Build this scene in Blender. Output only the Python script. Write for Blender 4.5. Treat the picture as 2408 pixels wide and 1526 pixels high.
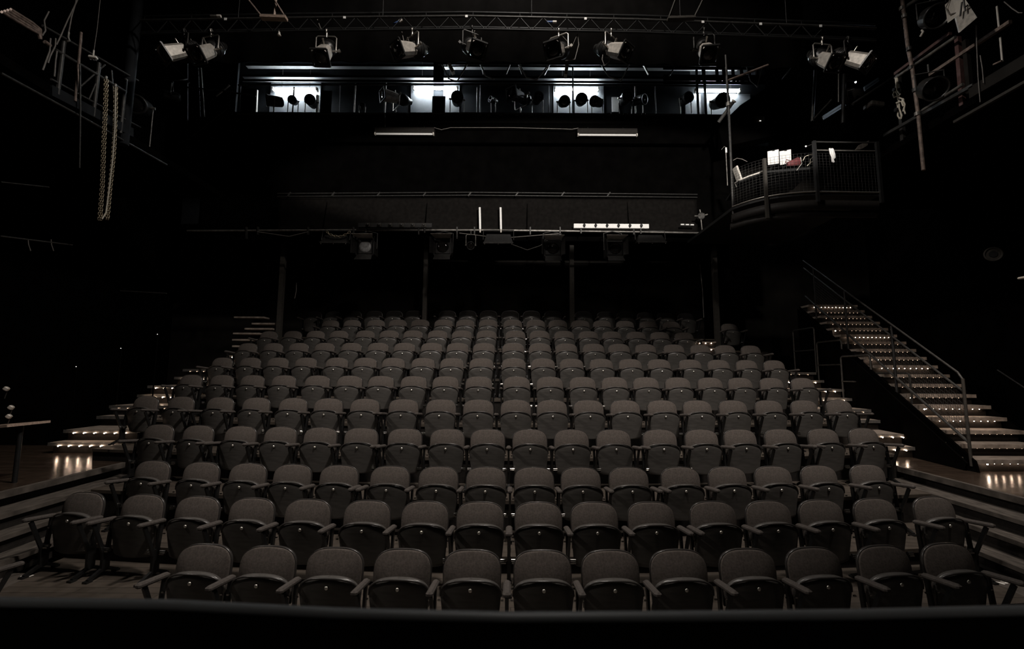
import bpy, math, random
from mathutils import Vector, Matrix
random.seed(7)
PI = math.pi
for o in list(bpy.data.objects):
    bpy.data.objects.remove(o)
SC = bpy.context.scene
COL = SC.collection

# ------------------------------------------------------------------ camera, world, lights, exposure
FPX, CX, CY = 1070.0, 1204.0, 763.0
TH, ROLL, CAMZ = math.atan(117 / 1070.0), math.radians(0.3), 2.17
F = Vector((0, math.cos(TH), math.sin(TH)))
U0 = Vector((0, -math.sin(TH), math.cos(TH)))
R0 = Vector((1, 0, 0))
R = R0 * math.cos(ROLL) + U0 * math.sin(ROLL)
U = U0 * math.cos(ROLL) - R0 * math.sin(ROLL)
CAM = Vector((0, 0, CAMZ))
cd = bpy.data.cameras.new('camera')
cam = bpy.data.objects.new('camera', cd)
COL.objects.link(cam)
cd.sensor_width = 36
cd.lens = FPX / 2408 * 36
cd.clip_start = 0.05
cd.clip_end = 100
cd.dof.use_dof = True
cd.dof.focus_distance = 8.0
cd.dof.aperture_fstop = 2.4
cam.matrix_world = Matrix(((R.x, U.x, -F.x, CAM.x), (R.y, U.y, -F.y, CAM.y), (R.z, U.z, -F.z, CAM.z), (0, 0, 0, 1)))
SC.camera = cam

w = bpy.data.worlds.new('dark_house')
SC.world = w
w.use_nodes = True
w.node_tree.nodes['Background'].inputs[0].default_value = (0, 0, 0, 1)
w.node_tree.nodes['Background'].inputs[1].default_value = 0.0
SC.view_settings.view_transform = 'Standard'
SC.view_settings.look = 'None'
SC.view_settings.gamma = 1
SC.view_settings.exposure = 0.0
SC.view_settings.use_curve_mapping = False


def spot(name, loc, target, power, angle, blend=0.5, r=0.1, col=(1, 0.90, 0.82)):
    d = bpy.data.lights.new(name, 'SPOT')
    d.energy = power
    d.spot_size = math.radians(angle)
    d.spot_blend = blend
    d.shadow_soft_size = r
    d.color = col
    o = bpy.data.objects.new(name, d)
    COL.objects.link(o)
    o.location = loc
    o.rotation_euler = (Vector(target) - Vector(loc)).to_track_quat('-Z', 'Y').to_euler()
    return o


# work lights of the house, above and beside the stage (out of frame), plus added fill and stair spots
spot('house_light_left', (-7.6, 2.9, CAMZ + 5.6), (1.6, 6.8, 1.1), 640, 66, 0.8, 0.25)
spot('house_light_left', (-7.6, 4.7, CAMZ + 5.7), (0.0, 8.2, 2.0), 300, 72, 0.8, 0.35)
spot('house_light_centre', (0.6, 3.5, CAMZ + 6.6), (-2.3, 7.2, 0.5), 1600, 86, 0.9, 0.3)
spot('house_light_right', (4.7, 3.7, CAMZ + 5.8), (4.4, 7.4, 1.0), 1450, 58, 0.9, 0.4)
spot('house_light_ceiling', (0.4, 4.9, CAMZ + 9.0), (0.2, 6.6, CAMZ + 4.6), 800, 140, 0.35, 0.2, (1, 0.93, 0.86))
o = spot('house_light_front', (2.0, 1.0, CAMZ + 3.2), (1.4, 10.9, CAMZ + 4.80), 3800, 18, 0.3, 0.12, (1, 0.94, 0.88))
o.scale = (4.6, 1, 1)                    # wide flat beam, as from barn doors
o = spot('added_fill_light', (0.5, 0.7, CAMZ + 3.2), (0.3, 8.4, CAMZ - 0.2), 120, 40, 0.9, 0.6)  # added soft spot, no real lamp: thins the shadows on the seat pans
o.scale = (1.9, 1, 1)
spot('added_stair_light', (5.0, 1.6, CAMZ + 3.4), (7.5, 8.6, CAMZ - 0.1), 400, 36, 0.9, 0.25, (1, 0.80, 0.66))  # added spot, no known lamp: brightens the stair nosings


def ray(px, py):
    return F + R * ((px - CX) / FPX) - U * ((py - CY) / FPX)


def at(px, py, Y):                       # the point seen at a pixel of the photo, at distance Y
    d = ray(px, py)
    return CAM + d * (Y / d.y)


def atz(px, py, z):                      # ... at height z above the front row's floor
    d = ray(px, py)
    return CAM + d * ((z - CAMZ) / d.z)


def atx(px, py, x):                      # ... on the plane X = x
    d = ray(px, py)
    return CAM + d * (x / d.x)


# ------------------------------------------------------------------ materials
def mat(name, col, rough=0.6, metal=0.0, spec=0.4, noise=0.0, scale=20, bump=0.0, bscale=300, stretch=None, sheen=0.0):
    m = bpy.data.materials.new(name)
    m.use_nodes = True
    nt = m.node_tree
    b = nt.nodes['Principled BSDF']
    b.inputs['Base Color'].default_value = (*col, 1)
    b.inputs['Roughness'].default_value = rough
    b.inputs['Metallic'].default_value = metal
    b.inputs['Specular IOR Level'].default_value = spec
    if sheen:
        b.inputs['Sheen Weight'].default_value = sheen
    tc = None
    if noise or bump:
        tc = nt.nodes.new('ShaderNodeTexCoord')
        src = tc.outputs['Object']
        if stretch:
            mp = nt.nodes.new('ShaderNodeMapping')
            mp.inputs['Scale'].default_value = stretch
            nt.links.new(src, mp.inputs['Vector'])
            src = mp.outputs['Vector']
    if noise:
        n = nt.nodes.new('ShaderNodeTexNoise')
        n.inputs['Scale'].default_value = scale
        n.inputs['Detail'].default_value = 5
        nt.links.new(src, n.inputs['Vector'])
        rmp = nt.nodes.new('ShaderNodeValToRGB')
        lo = [max(0, c * (1 - noise)) for c in col]
        hi = [min(1, c * (1 + noise)) for c in col]
        rmp.color_ramp.elements[0].position = 0.3
        rmp.color_ramp.elements[1].position = 0.7
        rmp.color_ramp.elements[0].color = (*lo, 1)
        rmp.color_ramp.elements[1].color = (*hi, 1)
        nt.links.new(n.outputs['Fac'], rmp.inputs['Fac'])
        nt.links.new(rmp.outputs['Color'], b.inputs['Base Color'])
    if bump:
        n2 = nt.nodes.new('ShaderNodeTexNoise')
        n2.inputs['Scale'].default_value = bscale
        nt.links.new(src, n2.inputs['Vector'])
        bp = nt.nodes.new('ShaderNodeBump')
        bp.inputs['Strength'].default_value = bump
        bp.inputs['Distance'].default_value = 0.01
        nt.links.new(n2.outputs['Fac'], bp.inputs['Height'])
        nt.links.new(bp.outputs['Normal'], b.inputs['Normal'])
    return m


def emit(name, col, s):
    m = bpy.data.materials.new(name)
    m.use_nodes = True
    nt = m.node_tree
    b = nt.nodes['Principled BSDF']
    b.inputs['Base Color'].default_value = (*col, 1)
    b.inputs['Emission Color'].default_value = (*col, 1)
    b.inputs['Emission Strength'].default_value = s
    return m


def wood_floor(name, col, rough, plank=0.09, along='Y'):
    m = bpy.data.materials.new(name)
    m.use_nodes = True
    nt = m.node_tree
    b = nt.nodes['Principled BSDF']
    tc = nt.nodes.new('ShaderNodeTexCoord')
    mp = nt.nodes.new('ShaderNodeMapping')
    if along == 'Y':
        mp.inputs['Rotation'].default_value = (0, 0, PI / 2)
    nt.links.new(tc.outputs['Object'], mp.inputs['Vector'])
    br = nt.nodes.new('ShaderNodeTexBrick')
    br.inputs['Scale'].default_value = 1.0
    br.inputs['Brick Width'].default_value = 1.6
    br.inputs['Row Height'].default_value = plank
    br.inputs['Mortar Size'].default_value = 0.003
    br.inputs['Color1'].default_value = (*col, 1)
    br.inputs['Color2'].default_value = (*[c * 0.7 for c in col], 1)
    br.inputs['Mortar'].default_value = (*[c * 0.15 for c in col], 1)
    nt.links.new(mp.outputs['Vector'], br.inputs['Vector'])
    n = nt.nodes.new('ShaderNodeTexNoise')
    n.inputs['Scale'].default_value = 9
    n.inputs['Detail'].default_value = 6
    nt.links.new(tc.outputs['Object'], n.inputs['Vector'])
    mx = nt.nodes.new('ShaderNodeMixRGB')
    mx.blend_type = 'MULTIPLY'
    mx.inputs['Fac'].default_value = 0.55
    nt.links.new(br.outputs['Color'], mx.inputs['Color1'])
    nt.links.new(n.outputs['Fac'], mx.inputs['Color2'])
    nt.links.new(mx.outputs['Color'], b.inputs['Base Color'])
    mr = nt.nodes.new('ShaderNodeMapRange')
    mr.inputs['To Min'].default_value = rough * 0.7
    mr.inputs['To Max'].default_value = rough * 1.4
    nt.links.new(n.outputs['Fac'], mr.inputs['Value'])
    nt.links.new(mr.outputs['Result'], b.inputs['Roughness'])
    return m


M = dict(
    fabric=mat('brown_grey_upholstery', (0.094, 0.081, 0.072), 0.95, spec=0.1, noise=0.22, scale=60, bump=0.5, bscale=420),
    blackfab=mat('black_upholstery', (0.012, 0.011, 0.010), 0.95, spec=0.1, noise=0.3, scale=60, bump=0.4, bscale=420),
    armfab=mat('armrest_cloth', (0.075, 0.066, 0.060), 0.9, spec=0.15, noise=0.2, scale=60, bump=0.4, bscale=420),
    pan=mat('dark_moulded_plywood', (0.072, 0.068, 0.063), 0.36, spec=0.55, noise=0.2, scale=7, stretch=(1, 1, 5)),
    rim=mat('black_vinyl_piping', (0.036, 0.033, 0.031), 0.3, spec=0.5, noise=0.1),
    iron=mat('black_cast_iron', (0.010, 0.010, 0.010), 0.33, spec=0.5, noise=0.2, scale=30),
    hinge=mat('polished_steel', (0.42, 0.41, 0.39), 0.22, 1.0, noise=0.15),
    plate=mat('brass_number_plate', (0.80, 0.77, 0.70), 0.28, 0.9, noise=0.1, scale=90),
    fascia=mat('balcony_fascia_paint', (0.017, 0.015, 0.0135), 0.6, spec=0.2, noise=0.2),
    black=mat('matt_black_paint', (0.0022, 0.0020, 0.0019), 1.0, spec=0.0, noise=0.3, scale=3),
    black2=mat('black_satin_paint', (0.012, 0.012, 0.012), 0.5, spec=0.3, noise=0.3, scale=8),
    drape=mat('black_serge_drape', (0.0068, 0.0060, 0.0054), 0.95, spec=0.05, noise=0.25, scale=12, bump=0.3, bscale=80),
    border=mat('black_velour_border', (0.006, 0.0055, 0.0052), 0.95, spec=0.05, noise=0.2, scale=5),
    wallp=mat('dark_brown_wall_panel', (0.014, 0.012, 0.010), 0.8, spec=0.15, noise=0.5, scale=1.6),
    post=mat('dark_grey_post_paint', (0.040, 0.036, 0.031), 0.7, spec=0.2, noise=0.2),
    tread=mat('worn_wood_tread', (0.30, 0.25, 0.21), 0.42, spec=0.4, noise=0.45, scale=8, stretch=(1, 8, 1)),
    bank=mat('scuffed_grey_board', (0.080, 0.069, 0.059), 0.62, spec=0.3, noise=0.5, scale=6, stretch=(5, 1, 1)),
    nosing=mat('aluminium_nosing', (0.55, 0.53, 0.50), 0.35, 0.9, noise=0.2),
    deck=wood_floor('worn_deck_boards', (0.10, 0.081, 0.064), 0.5, 0.11, 'X'),
    stage=wood_floor('glossy_stage_boards', (0.075, 0.052, 0.038), 0.21, 0.075, 'X'),
    riser=mat('dark_riser', (0.016, 0.014, 0.0125), 0.7, spec=0.2, noise=0.3),
    steel=mat('grey_scaffold_steel', (0.24, 0.225, 0.205), 0.5, 0.6, noise=0.4, scale=14),
    rust=mat('brown_painted_scaffold', (0.20, 0.15, 0.125), 0.6, 0.2, noise=0.5, scale=18),
    red=mat('dull_red_paint', (0.105, 0.055, 0.050), 0.6, noise=0.3),
    redcloth=mat('red_plastic', (0.15, 0.040, 0.042), 0.6, noise=0.1),
    dsteel=mat('dark_steel', (0.055, 0.053, 0.050), 0.5, 0.5, noise=0.3),
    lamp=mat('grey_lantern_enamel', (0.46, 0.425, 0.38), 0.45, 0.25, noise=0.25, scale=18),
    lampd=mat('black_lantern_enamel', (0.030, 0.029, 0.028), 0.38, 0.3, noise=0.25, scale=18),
    yoke=mat('bare_metal_yoke', (0.50, 0.47, 0.43), 0.38, 0.8, noise=0.15),
    lens=mat('dark_lens_glass', (0.012, 0.011, 0.010), 0.08, spec=0.7, noise=0.2, scale=4),
    frost=mat('frosted_lens', (0.30, 0.30, 0.30), 0.5, noise=0.35, scale=18),
    white=mat('white_paper', (0.80, 0.79, 0.76), 0.8, noise=0.05),
    cream=mat('cream_enamel', (0.62, 0.58, 0.52), 0.4, noise=0.08),
    pale=mat('pale_grey_board', (0.105, 0.113, 0.122), 0.7, noise=0.15, scale=3),
    soffit=mat('grey_joist_paint', (0.15, 0.15, 0.15), 0.6, noise=0.2, scale=2),
    gwall=mat('dark_blue_grey_wall', (0.011, 0.0125, 0.0145), 0.8, spec=0.15, noise=0.4, scale=3),
    chain=mat('galvanised_chain', (0.50, 0.42, 0.30), 0.4, 0.65, noise=0.2),
    rope=mat('pale_rope', (0.62, 0.57, 0.47), 0.85, noise=0.2, scale=60),
    cable=mat('grey_cable', (0.17, 0.155, 0.14), 0.55, noise=0.2),
    wood=mat('bare_timber', (0.33, 0.245, 0.195), 0.6, noise=0.35, scale=10, stretch=(1, 8, 8)),
    blue=mat('blue_connector', (0.05, 0.09, 0.22), 0.4, noise=0.1),
    ledge=mat('black_padded_ledge', (0.045, 0.047, 0.048), 0.5, spec=0.3, noise=0.15, scale=4, sheen=0.55),
    paint=mat('white_floor_paint', (0.75, 0.72, 0.66), 0.7, noise=0.2, scale=40),
    tube=emit('lit_fluorescent_tube', (0.86, 0.95, 1.0), 105),
    led=emit('warm_step_light', (1.0, 0.68, 0.47), 1.6),
    ledmid=emit('lit_aisle_step_light', (1.0, 0.72, 0.52), 65),
    ledhot=emit('bright_warm_step_light', (1.0, 0.76, 0.58), 70),
    pilot=emit('pilot_light', (1.0, 0.93, 0.82), 6),
    spark=emit('small_lit_lamp', (0.9, 0.96, 1.0), 5),
)


# ------------------------------------------------------------------ mesh builder
class MB:
    def __init__(s):
        s.v, s.f, s.sm = [], [], []

    def add(s, vs, fs, smooth=False):
        n = len(s.v)
        s.v += [tuple(v) for v in vs]
        s.f += [tuple(i + n for i in f) for f in fs]
        s.sm += [smooth] * len(fs)
        return s

    def box(s, c, d, rot=None):
        hx, hy, hz = d[0] / 2, d[1] / 2, d[2] / 2
        vs = [Vector((x, y, z)) for x in (-hx, hx) for y in (-hy, hy) for z in (-hz, hz)]
        if rot is not None:
            vs = [rot @ v for v in vs]
        c = Vector(c)
        return s.add([v + c for v in vs], [(0, 1, 3, 2), (4, 6, 7, 5), (0, 4, 5, 1), (2, 3, 7, 6), (0, 2, 6, 4), (1, 5, 7, 3)])

    def bx(s, x0, x1, y0, y1, z0, z1):
        return s.box(((x0 + x1) / 2, (y0 + y1) / 2, (z0 + z1) / 2), (abs(x1 - x0), abs(y1 - y0), abs(z1 - z0)))

    def rbox(s, c, d, b, rot=None):          # box with bevelled edges: three stacked rings
        hx, hy, hz = d[0] / 2, d[1] / 2, d[2] / 2
        vs, fs = [], []
        for z, k in ((-hz, b), (-hz + b, 0), (hz - b, 0), (hz, b)):
            x, y = hx - k, hy - k
            vs += [(x - b, -y, z), (x, -y + b, z), (x, y - b, z), (x - b, y, z), (-x + b, y, z), (-x, y - b, z), (-x, -y + b, z), (-x + b, -y, z)]
        for r in range(3):
            for i in range(8):
                j = (i + 1) % 8
                fs.append((r * 8 + i, r * 8 + j, r * 8 + 8 + j, r * 8 + 8 + i))
        fs.append(tuple(range(7, -1, -1)))
        fs.append(tuple(range(24, 32)))
        vs = [Vector(v) for v in vs]
        if rot is not None:
            vs = [rot @ v for v in vs]
        c = Vector(c)
        return s.add([v + c for v in vs], fs)

    def beam(s, a, b, w_, h_):
        a, b = Vector(a), Vector(b)
        d = (b - a)
        q = d.to_track_quat('Y', 'Z').to_matrix()
        return s.box((a + b) / 2, (w_, d.length, h_), q)

    def cyl(s, a, b, r0, r1=None, n=10, smooth=True, caps=True):
        r1 = r0 if r1 is None else r1
        a, b = Vector(a), Vector(b)
        q = (b - a).to_track_quat('Z', 'Y').to_matrix()
        vs = []
        for p, r in ((a, r0), (b, r1)):
            vs += [p + q @ Vector((r * math.cos(2 * PI * i / n), r * math.sin(2 * PI * i / n), 0)) for i in range(n)]
        fs = [(i, (i + 1) % n, n + (i + 1) % n, n + i) for i in range(n)]
        s.add(vs, fs, smooth)
        if caps:
            s.add(vs, [tuple(range(n - 1, -1, -1)), tuple(range(n, 2 * n))])
        return s

    def tube(s, pts, r, n=6, closed=False):
        pts = [Vector(p) for p in pts]
        m = len(pts)
        rings = []
        nrm = None
        for i in range(m):
            if closed:
                t = pts[(i + 1) % m] - pts[i - 1]
            else:
                t = pts[min(i + 1, m - 1)] - pts[max(i - 1, 0)]
            t.normalize()
            if nrm is None:
                nrm = t.orthogonal().normalized()
            else:
                nrm = (nrm - t * nrm.dot(t))
                nrm = nrm.normalized() if nrm.length > 1e-6 else t.orthogonal().normalized()
            bn = t.cross(nrm)
            rings.append([pts[i] + nrm * (r * math.cos(2 * PI * k / n)) + bn * (r * math.sin(2 * PI * k / n)) for k in range(n)])
        vs = [v for rg in rings for v in rg]
        fs = []
        for i in range(m if closed else m - 1):
            j = (i + 1) % m
            for k in range(n):
                l = (k + 1) % n
                fs.append((i * n + k, i * n + l, j * n + l, j * n + k))
        s.add(vs, fs, True)
        if not closed:
            s.add(vs, [tuple(range(n - 1, -1, -1)), tuple(range((m - 1) * n, m * n))])
        return s

    def lathe(s, prof, o, axis, n=16, smooth=True):   # prof: (distance along axis, radius)
        o = Vector(o)
        q = Vector(axis).to_track_quat('Z', 'Y').to_matrix()
        vs, fs = [], []
        for d, r in prof:
            vs += [o + q @ Vector((r * math.cos(2 * PI * i / n), r * math.sin(2 * PI * i / n), d)) for i in range(n)]
        for j in range(len(prof) - 1):
            for i in range(n):
                k = (i + 1) % n
                fs.append((j * n + i, j * n + k, j * n + n + k, j * n + n + i))
        s.add(vs, fs, smooth)
        s.add(vs, [tuple(range(n - 1, -1, -1)), tuple(range(len(vs) - n, len(vs)))])
        return s

    def prism(s, poly, off):                 # poly: 3-D points of one face, off: thickness vector
        poly = [Vector(p) for p in poly]
        off = Vector(off)
        n = len(poly)
        vs = poly + [p + off for p in poly]
        fs = [tuple(range(n - 1, -1, -1)), tuple(range(n, 2 * n))] + [(i, (i + 1) % n, n + (i + 1) % n, n + i) for i in range(n)]
        return s.add(vs, fs)

    def ball(s, c, r, n=8, m=5):
        c = Vector(c)
        vs, fs = [], []
        for j in range(m + 1):
            a = PI * j / m
            for i in range(n):
                b = 2 * PI * i / n
                vs.append(c + Vector((math.sin(a) * math.cos(b), math.sin(a) * math.sin(b), math.cos(a))) * r)
        for j in range(m):
            for i in range(n):
                k = (i + 1) % n
                fs.append((j * n + i, j * n + n + i, j * n + n + k, j * n + k))
        return s.add(vs, fs, True)

    def shell(s, rows, yf, yb, n=14):        # rows: (half width, z); front and back depth as functions of (u, z)
        vs, fs = [], []
        m = len(rows)
        us = [math.sin(PI / 2 * (-1 + 2 * j / n)) for j in range(n + 1)]
        for hw, z in rows:
            for u in us:
                vs.append((u * hw, yf(u, z), z))
        for hw, z in rows:
            for u in us:
                vs.append((u * hw, yb(u, z), z))
        N = n + 1
        B = m * N
        for i in range(m - 1):
            for j in range(n):
                a, b, c, d = i * N + j, i * N + j + 1, (i + 1) * N + j + 1, (i + 1) * N + j
                fs.append((a, b, c, d))
                fs.append((B + d, B + c, B + b, B + a))
            fs.append((i * N, (i + 1) * N, B + (i + 1) * N, B + i * N))
            fs.append((i * N + n, B + i * N + n, B + (i + 1) * N + n, (i + 1) * N + n))
        for j in range(n):
            fs.append((j + 1, j, B + j, B + j + 1))
            t = (m - 1) * N
            fs.append((t + j, t + j + 1, B + t + j + 1, B + t + j))
        return s.add(vs, fs, True)

    def build(s, name, m, parent=None):
        me = bpy.data.meshes.new(name)
        me.from_pydata(s.v, [], s.f)
        me.polygons.foreach_set('use_smooth', s.sm)
        me.update()
        if m is not None:
            me.materials.append(M[m] if isinstance(m, str) else m)
        o = bpy.data.objects.new(name, me)
        COL.objects.link(o)
        if parent is not None:
            o.parent = parent
        return o


def tag(o, label, cat, group=None):
    o['label'] = label
    o['category'] = cat
    if group:
        o['group'] = group
    return o


def thing(name, label, cat, loc=(0, 0, 0), rotz=0.0, group=None):
    o = bpy.data.objects.new(name, None)
    o.empty_display_size = 0.1
    COL.objects.link(o)
    o.location = loc
    o.rotation_euler = (0, 0, rotz)
    return tag(o, label, cat, group)


def dup(root, loc, rotz, label, skip=()):
    r = root.copy()
    COL.objects.link(r)
    r.location = loc
    r.rotation_euler = (0, 0, rotz)
    r['label'] = label
    for ch in list(root.children):
        c = ch.copy()
        COL.objects.link(c)
        c.parent = r
        for g in ch.children:
            d = g.copy()
            COL.objects.link(d)
            d.parent = c
    return r


def struct(name, mb, m):
    o = mb.build(name, m)
    o['kind'] = 'structure'
    return o


def single(name, mb, m, label, cat, group=None):
    return tag(mb.build(name, m), label, cat, group)


def sag(a, b, d, n=12):                  # a hanging cable between two points
    a, b = Vector(a), Vector(b)
    return [a.lerp(b, i / n) - Vector((0, 0, d * 4 * (i / n) * (1 - i / n))) for i in range(n + 1)]


ORD = ['first', 'second', 'third', 'fourth', 'fifth', 'sixth', 'seventh', 'eighth', 'ninth', 'tenth', 'eleventh',
       'twelfth', 'thirteenth', 'fourteenth', 'fifteenth', 'sixteenth', 'seventeenth', 'eighteenth', 'nineteenth', 'twentieth']

# ------------------------------------------------------------------ rows of the raked seating
CURV = 0.0145
YR = [3.88, 4.66, 5.49, 6.25, 7.07, 7.98, 8.85, 9.64, 10.49, 11.28, 12.17]     # chair backs at the middle of each row
FZ = [0.0, 0.165, 0.335] + [0.680 + 0.348 * k for k in range(8)]               # floor heights
CHH = 0.75


def rowy(k, x):
    return YR[k] + CURV * x * x


# ------------------------------------------------------------------ the room shell
XL, XR, YB, ZT = -10.0, 10.6, 13.3, CAMZ + 9.7
struct('floor', MB().bx(XL, XR, -2.5, YB, -0.25, 0.0), 'bank')
struct('ceiling', MB().bx(XL, XR, -2.5, YB + 0.3, ZT, ZT + 0.2), 'black')
struct('wall_left', MB().bx(XL - 0.2, XL, -2.5, YB, -0.2, ZT), 'black')
struct('wall_right', MB().bx(XR, XR + 0.2, -2.5, YB, -0.2, ZT), 'black')
struct('wall_back', MB().bx(XL - 0.2, XR + 0.2, YB, YB + 0.2, -0.2, ZT), 'wallp')


def curved_slab(x0, x1, yf, yb, z0, z1, c=CURV, n=28):
    mb = MB()
    vs, fs = [], []
    for i in range(n + 1):
        x = x0 + (x1 - x0) * i / n
        d = c * x * x
        vs += [(x, yf + d, z0), (x, yf + d, z1), (x, yb + d, z0), (x, yb + d, z1)]
    for i in range(n):
        a, b = i * 4, i * 4 + 4
        fs += [(a + 1, b + 1, b + 3, a + 3), (a, b, b + 1, a + 1), (a + 2, a + 3, b + 3, b + 2), (a, a + 2, b + 2, b)]
    fs += [(0, 1, 3, 2), (n * 4, n * 4 + 2, n * 4 + 3, n * 4 + 1)]
    return mb.add(vs, fs)


EXT = [(-4.6, 4.6), (-4.85, 4.85), (-5.1, 5.1), (-5.85, 5.85)] + [(-6.28, 5.68)] * 5 + [(-6.2, 5.68), (-6.2, 5.68)]
FOFF = 0.64
for k in range(1, 11):
    yf = YR[k] - FOFF
    yb = YR[k + 1] - FOFF + 0.02 if k < 10 else YR[k] + 0.42
    x0, x1 = EXT[k]
    o = struct('seating_tier', curved_slab(x0, x1, yf - 0.02, yb, FZ[k] - 0.04, FZ[k]), 'deck')
    struct('tier_riser', curved_slab(x0, x1, yf, yf + 0.04, FZ[k - 1] - 0.02, FZ[k] - 0.041), 'riser')
# side platforms at stage level and the stepped banks that lead down to the front rows
PZ = 0.854
for sx in (-1, 1):
    side = 'left' if sx < 0 else 'right'
    xo = XL if sx < 0 else XR
    pl = MB()
    pl.prism([(sx * 5.50, 2.4, PZ - 0.05), (sx * 5.72, 6.86, PZ - 0.05), (sx * 5.72, 8.4, PZ - 0.05), (xo, 8.4, PZ - 0.05), (xo, 2.4, PZ - 0.05)], (0, 0, 0.05))
    struct('floor_%s' % side, pl, 'stage')
    struct('trim_%s' % side, MB().prism([(sx * 5.44, 2.4, PZ - 0.07), (sx * 5.66, 6.86, PZ - 0.07), (sx * 5.72, 6.86, PZ - 0.07), (sx * 5.50, 2.4, PZ - 0.07)], (0, 0, 0.073)), 'nosing' if sx > 9 else 'bank')
    struct('stage_riser_%s' % side, MB().prism([(sx * 5.52, 2.4, 0), (sx * 5.74, 6.84, 0), (sx * 5.80, 6.84, 0), (sx * 5.58, 2.4, 0)], (0, 0, PZ - 0.08)), 'riser')
    for i, (z, xa, xb, ye) in enumerate(((0.680, 5.22, 5.40, 6.86), (0.510, 5.00, 5.20, 5.75), (0.335, 4.80, 4.98, 5.62), (0.165, 4.56, 4.74, 4.80))):
        x_in = (5.52, 5.30, 5.10, 4.90)[i]
        d = (0.22, 0.2, 0.2, 0.2)[i]
        b = MB().prism([(sx * xa, 2.4, z - 0.045), (sx * xb, ye, z - 0.045), (sx * (x_in + d), ye, z - 0.045), (sx * (x_in + d - 0.2), 2.4, z - 0.045)], (0, 0, 0.046))
        struct('bank_tread_%s' % side, b, 'bank')
        b = MB().prism([(sx * (xa + .04), 2.4, z - 0.175), (sx * (xb + .04), ye, z - 0.175), (sx * (xb + .08), ye, z - 0.175), (sx * (xa + .08), 2.4, z - 0.175)], (0, 0, 0.13))
        struct('bank_riser_%s' % side, b, 'riser')


def floor_number(txt, loc, rz, label, size=0.13):
    cu = bpy.data.curves.new('row_number', 'FONT')
    cu.body = txt
    cu.size = size
    cu.extrude = 0.001
    cu.offset = 0.004
    cu.align_x = 'CENTER'
    tmp = bpy.data.objects.new('row_number', cu)
    me = bpy.data.meshes.new_from_object(tmp)
    bpy.data.objects.remove(tmp)
    o = bpy.data.objects.new('row_number', me)
    COL.objects.link(o)
    o.location = loc
    o.rotation_euler = (0, 0, rz)
    me.materials.clear()
    me.materials.append(M['paint'])
    return tag(o, label, 'floor number')


p = atz(2352, 1372, 0.165)
floor_number('2', (p.x, p.y, 0.168), -1.3, 'white painted number 2 on the step beside the right end of the front row')
p = atz(70, 1356, 0.165)
floor_number('2', (p.x, p.y, 0.168), 1.3, 'white painted number 2 on the step beside the left end of the front rows')
p = atz(2122, 1139, 0.680)
floor_number('4', (p.x, p.y, 0.683), 1.3, 'small white painted number 4 on the step at the right end of the fourth row', 0.09)


# ------------------------------------------------------------------ aisle steps with lights under the nosings
def led_strip(x0, x1, y, z, n, parent, m='led', size=0.011):
    mb = MB()
    for i in range(n):
        x = x0 + (x1 - x0) * (i + 0.5) / n
        mb.ball((x, y, z), size, 6, 4)
    return mb.build('step_light_strip', m, parent)


def aisle(sx, xin, xouts, label, nled, nj=6):
    t = thing('aisle_steps', label, 'steps', (0, 0, 0))
    for j in range(nj):
        xo = xouts[j]
        x0, x1 = min(sx * xin, sx * xo), max(sx * xin, sx * xo)
        yl = 7.80 + 0.833 * j
        zf, zl = FZ[4 + j], FZ[4 + j] + 0.174
        tr = MB().bx(x0, x1, yl - 0.24, yl + 0.04, zf - 0.045, zf).build('tread', 'tread', t)
        MB().bx(x0, x1, yl - 0.252, yl - 0.241, zf - 0.05, zf + 0.003).build('nosing', 'nosing', tr)
        ri = MB().bx(x0 + .03, x1 - .03, yl - 0.18, yl - 0.15, zf - 0.174, zf - 0.046).build('riser', 'riser', t)
        if j in (0, 2, 3):
            led_strip(x0 + 0.1, x1 - 0.1, yl - 0.264, zf - 0.050, nled, tr, 'ledmid', 0.010)
        tr = MB().bx(x0, x1, yl, yl + 0.833 - 0.15, zl - 0.045, zl).build('tread', 'tread', t)
        MB().bx(x0, x1, yl - 0.012, yl - 0.001, zl - 0.05, zl + 0.003).build('nosing', 'nosing', tr)
        MB().bx(x0 + .03, x1 - .03, yl + 0.05, yl + 0.08, zl - 0.30, zl - 0.046).build('riser', 'riser', t)
        led_strip(x0 + 0.1, x1 - 0.1, yl - 0.024, zl - 0.050, nled, tr, 'ledmid' if j in (0, 2, 4) else 'led', 0.009)
    return t


aisle(-1, 6.29, [7.52, 7.52, 7.5, 7.4, 6.95, 6.85], 'lit wooden aisle steps climbing beside the left end of the seating rows', 6)
aisle(1, 5.69, [6.75, 6.75, 6.85, 6.85, 6.8, 6.8], 'lit wooden aisle steps climbing beside the right end of the seating rows', 5, 4)
t = thing('box_step', 'pair of small lit steps at the right end of the ninth row', 'steps', (0, 0, 0))
for py_, yy in ((803, 10.62), (818, 10.45)):
    a, b = at(1636, py_, yy), at(1684, py_, yy)
    tr = MB().bx(a.x, b.x, yy, yy + 0.3, a.z - 0.03, a.z).build('tread', 'tread', t)
    MB().bx(a.x, b.x, yy + 0.03, yy + 0.06, a.z - 0.17, a.z - 0.03).build('riser', 'riser', t)
    led_strip(a.x + 0.04, b.x - 0.04, yy + 0.015, a.z - 0.04, 3, tr, 'ledmid', 0.010)


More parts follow.
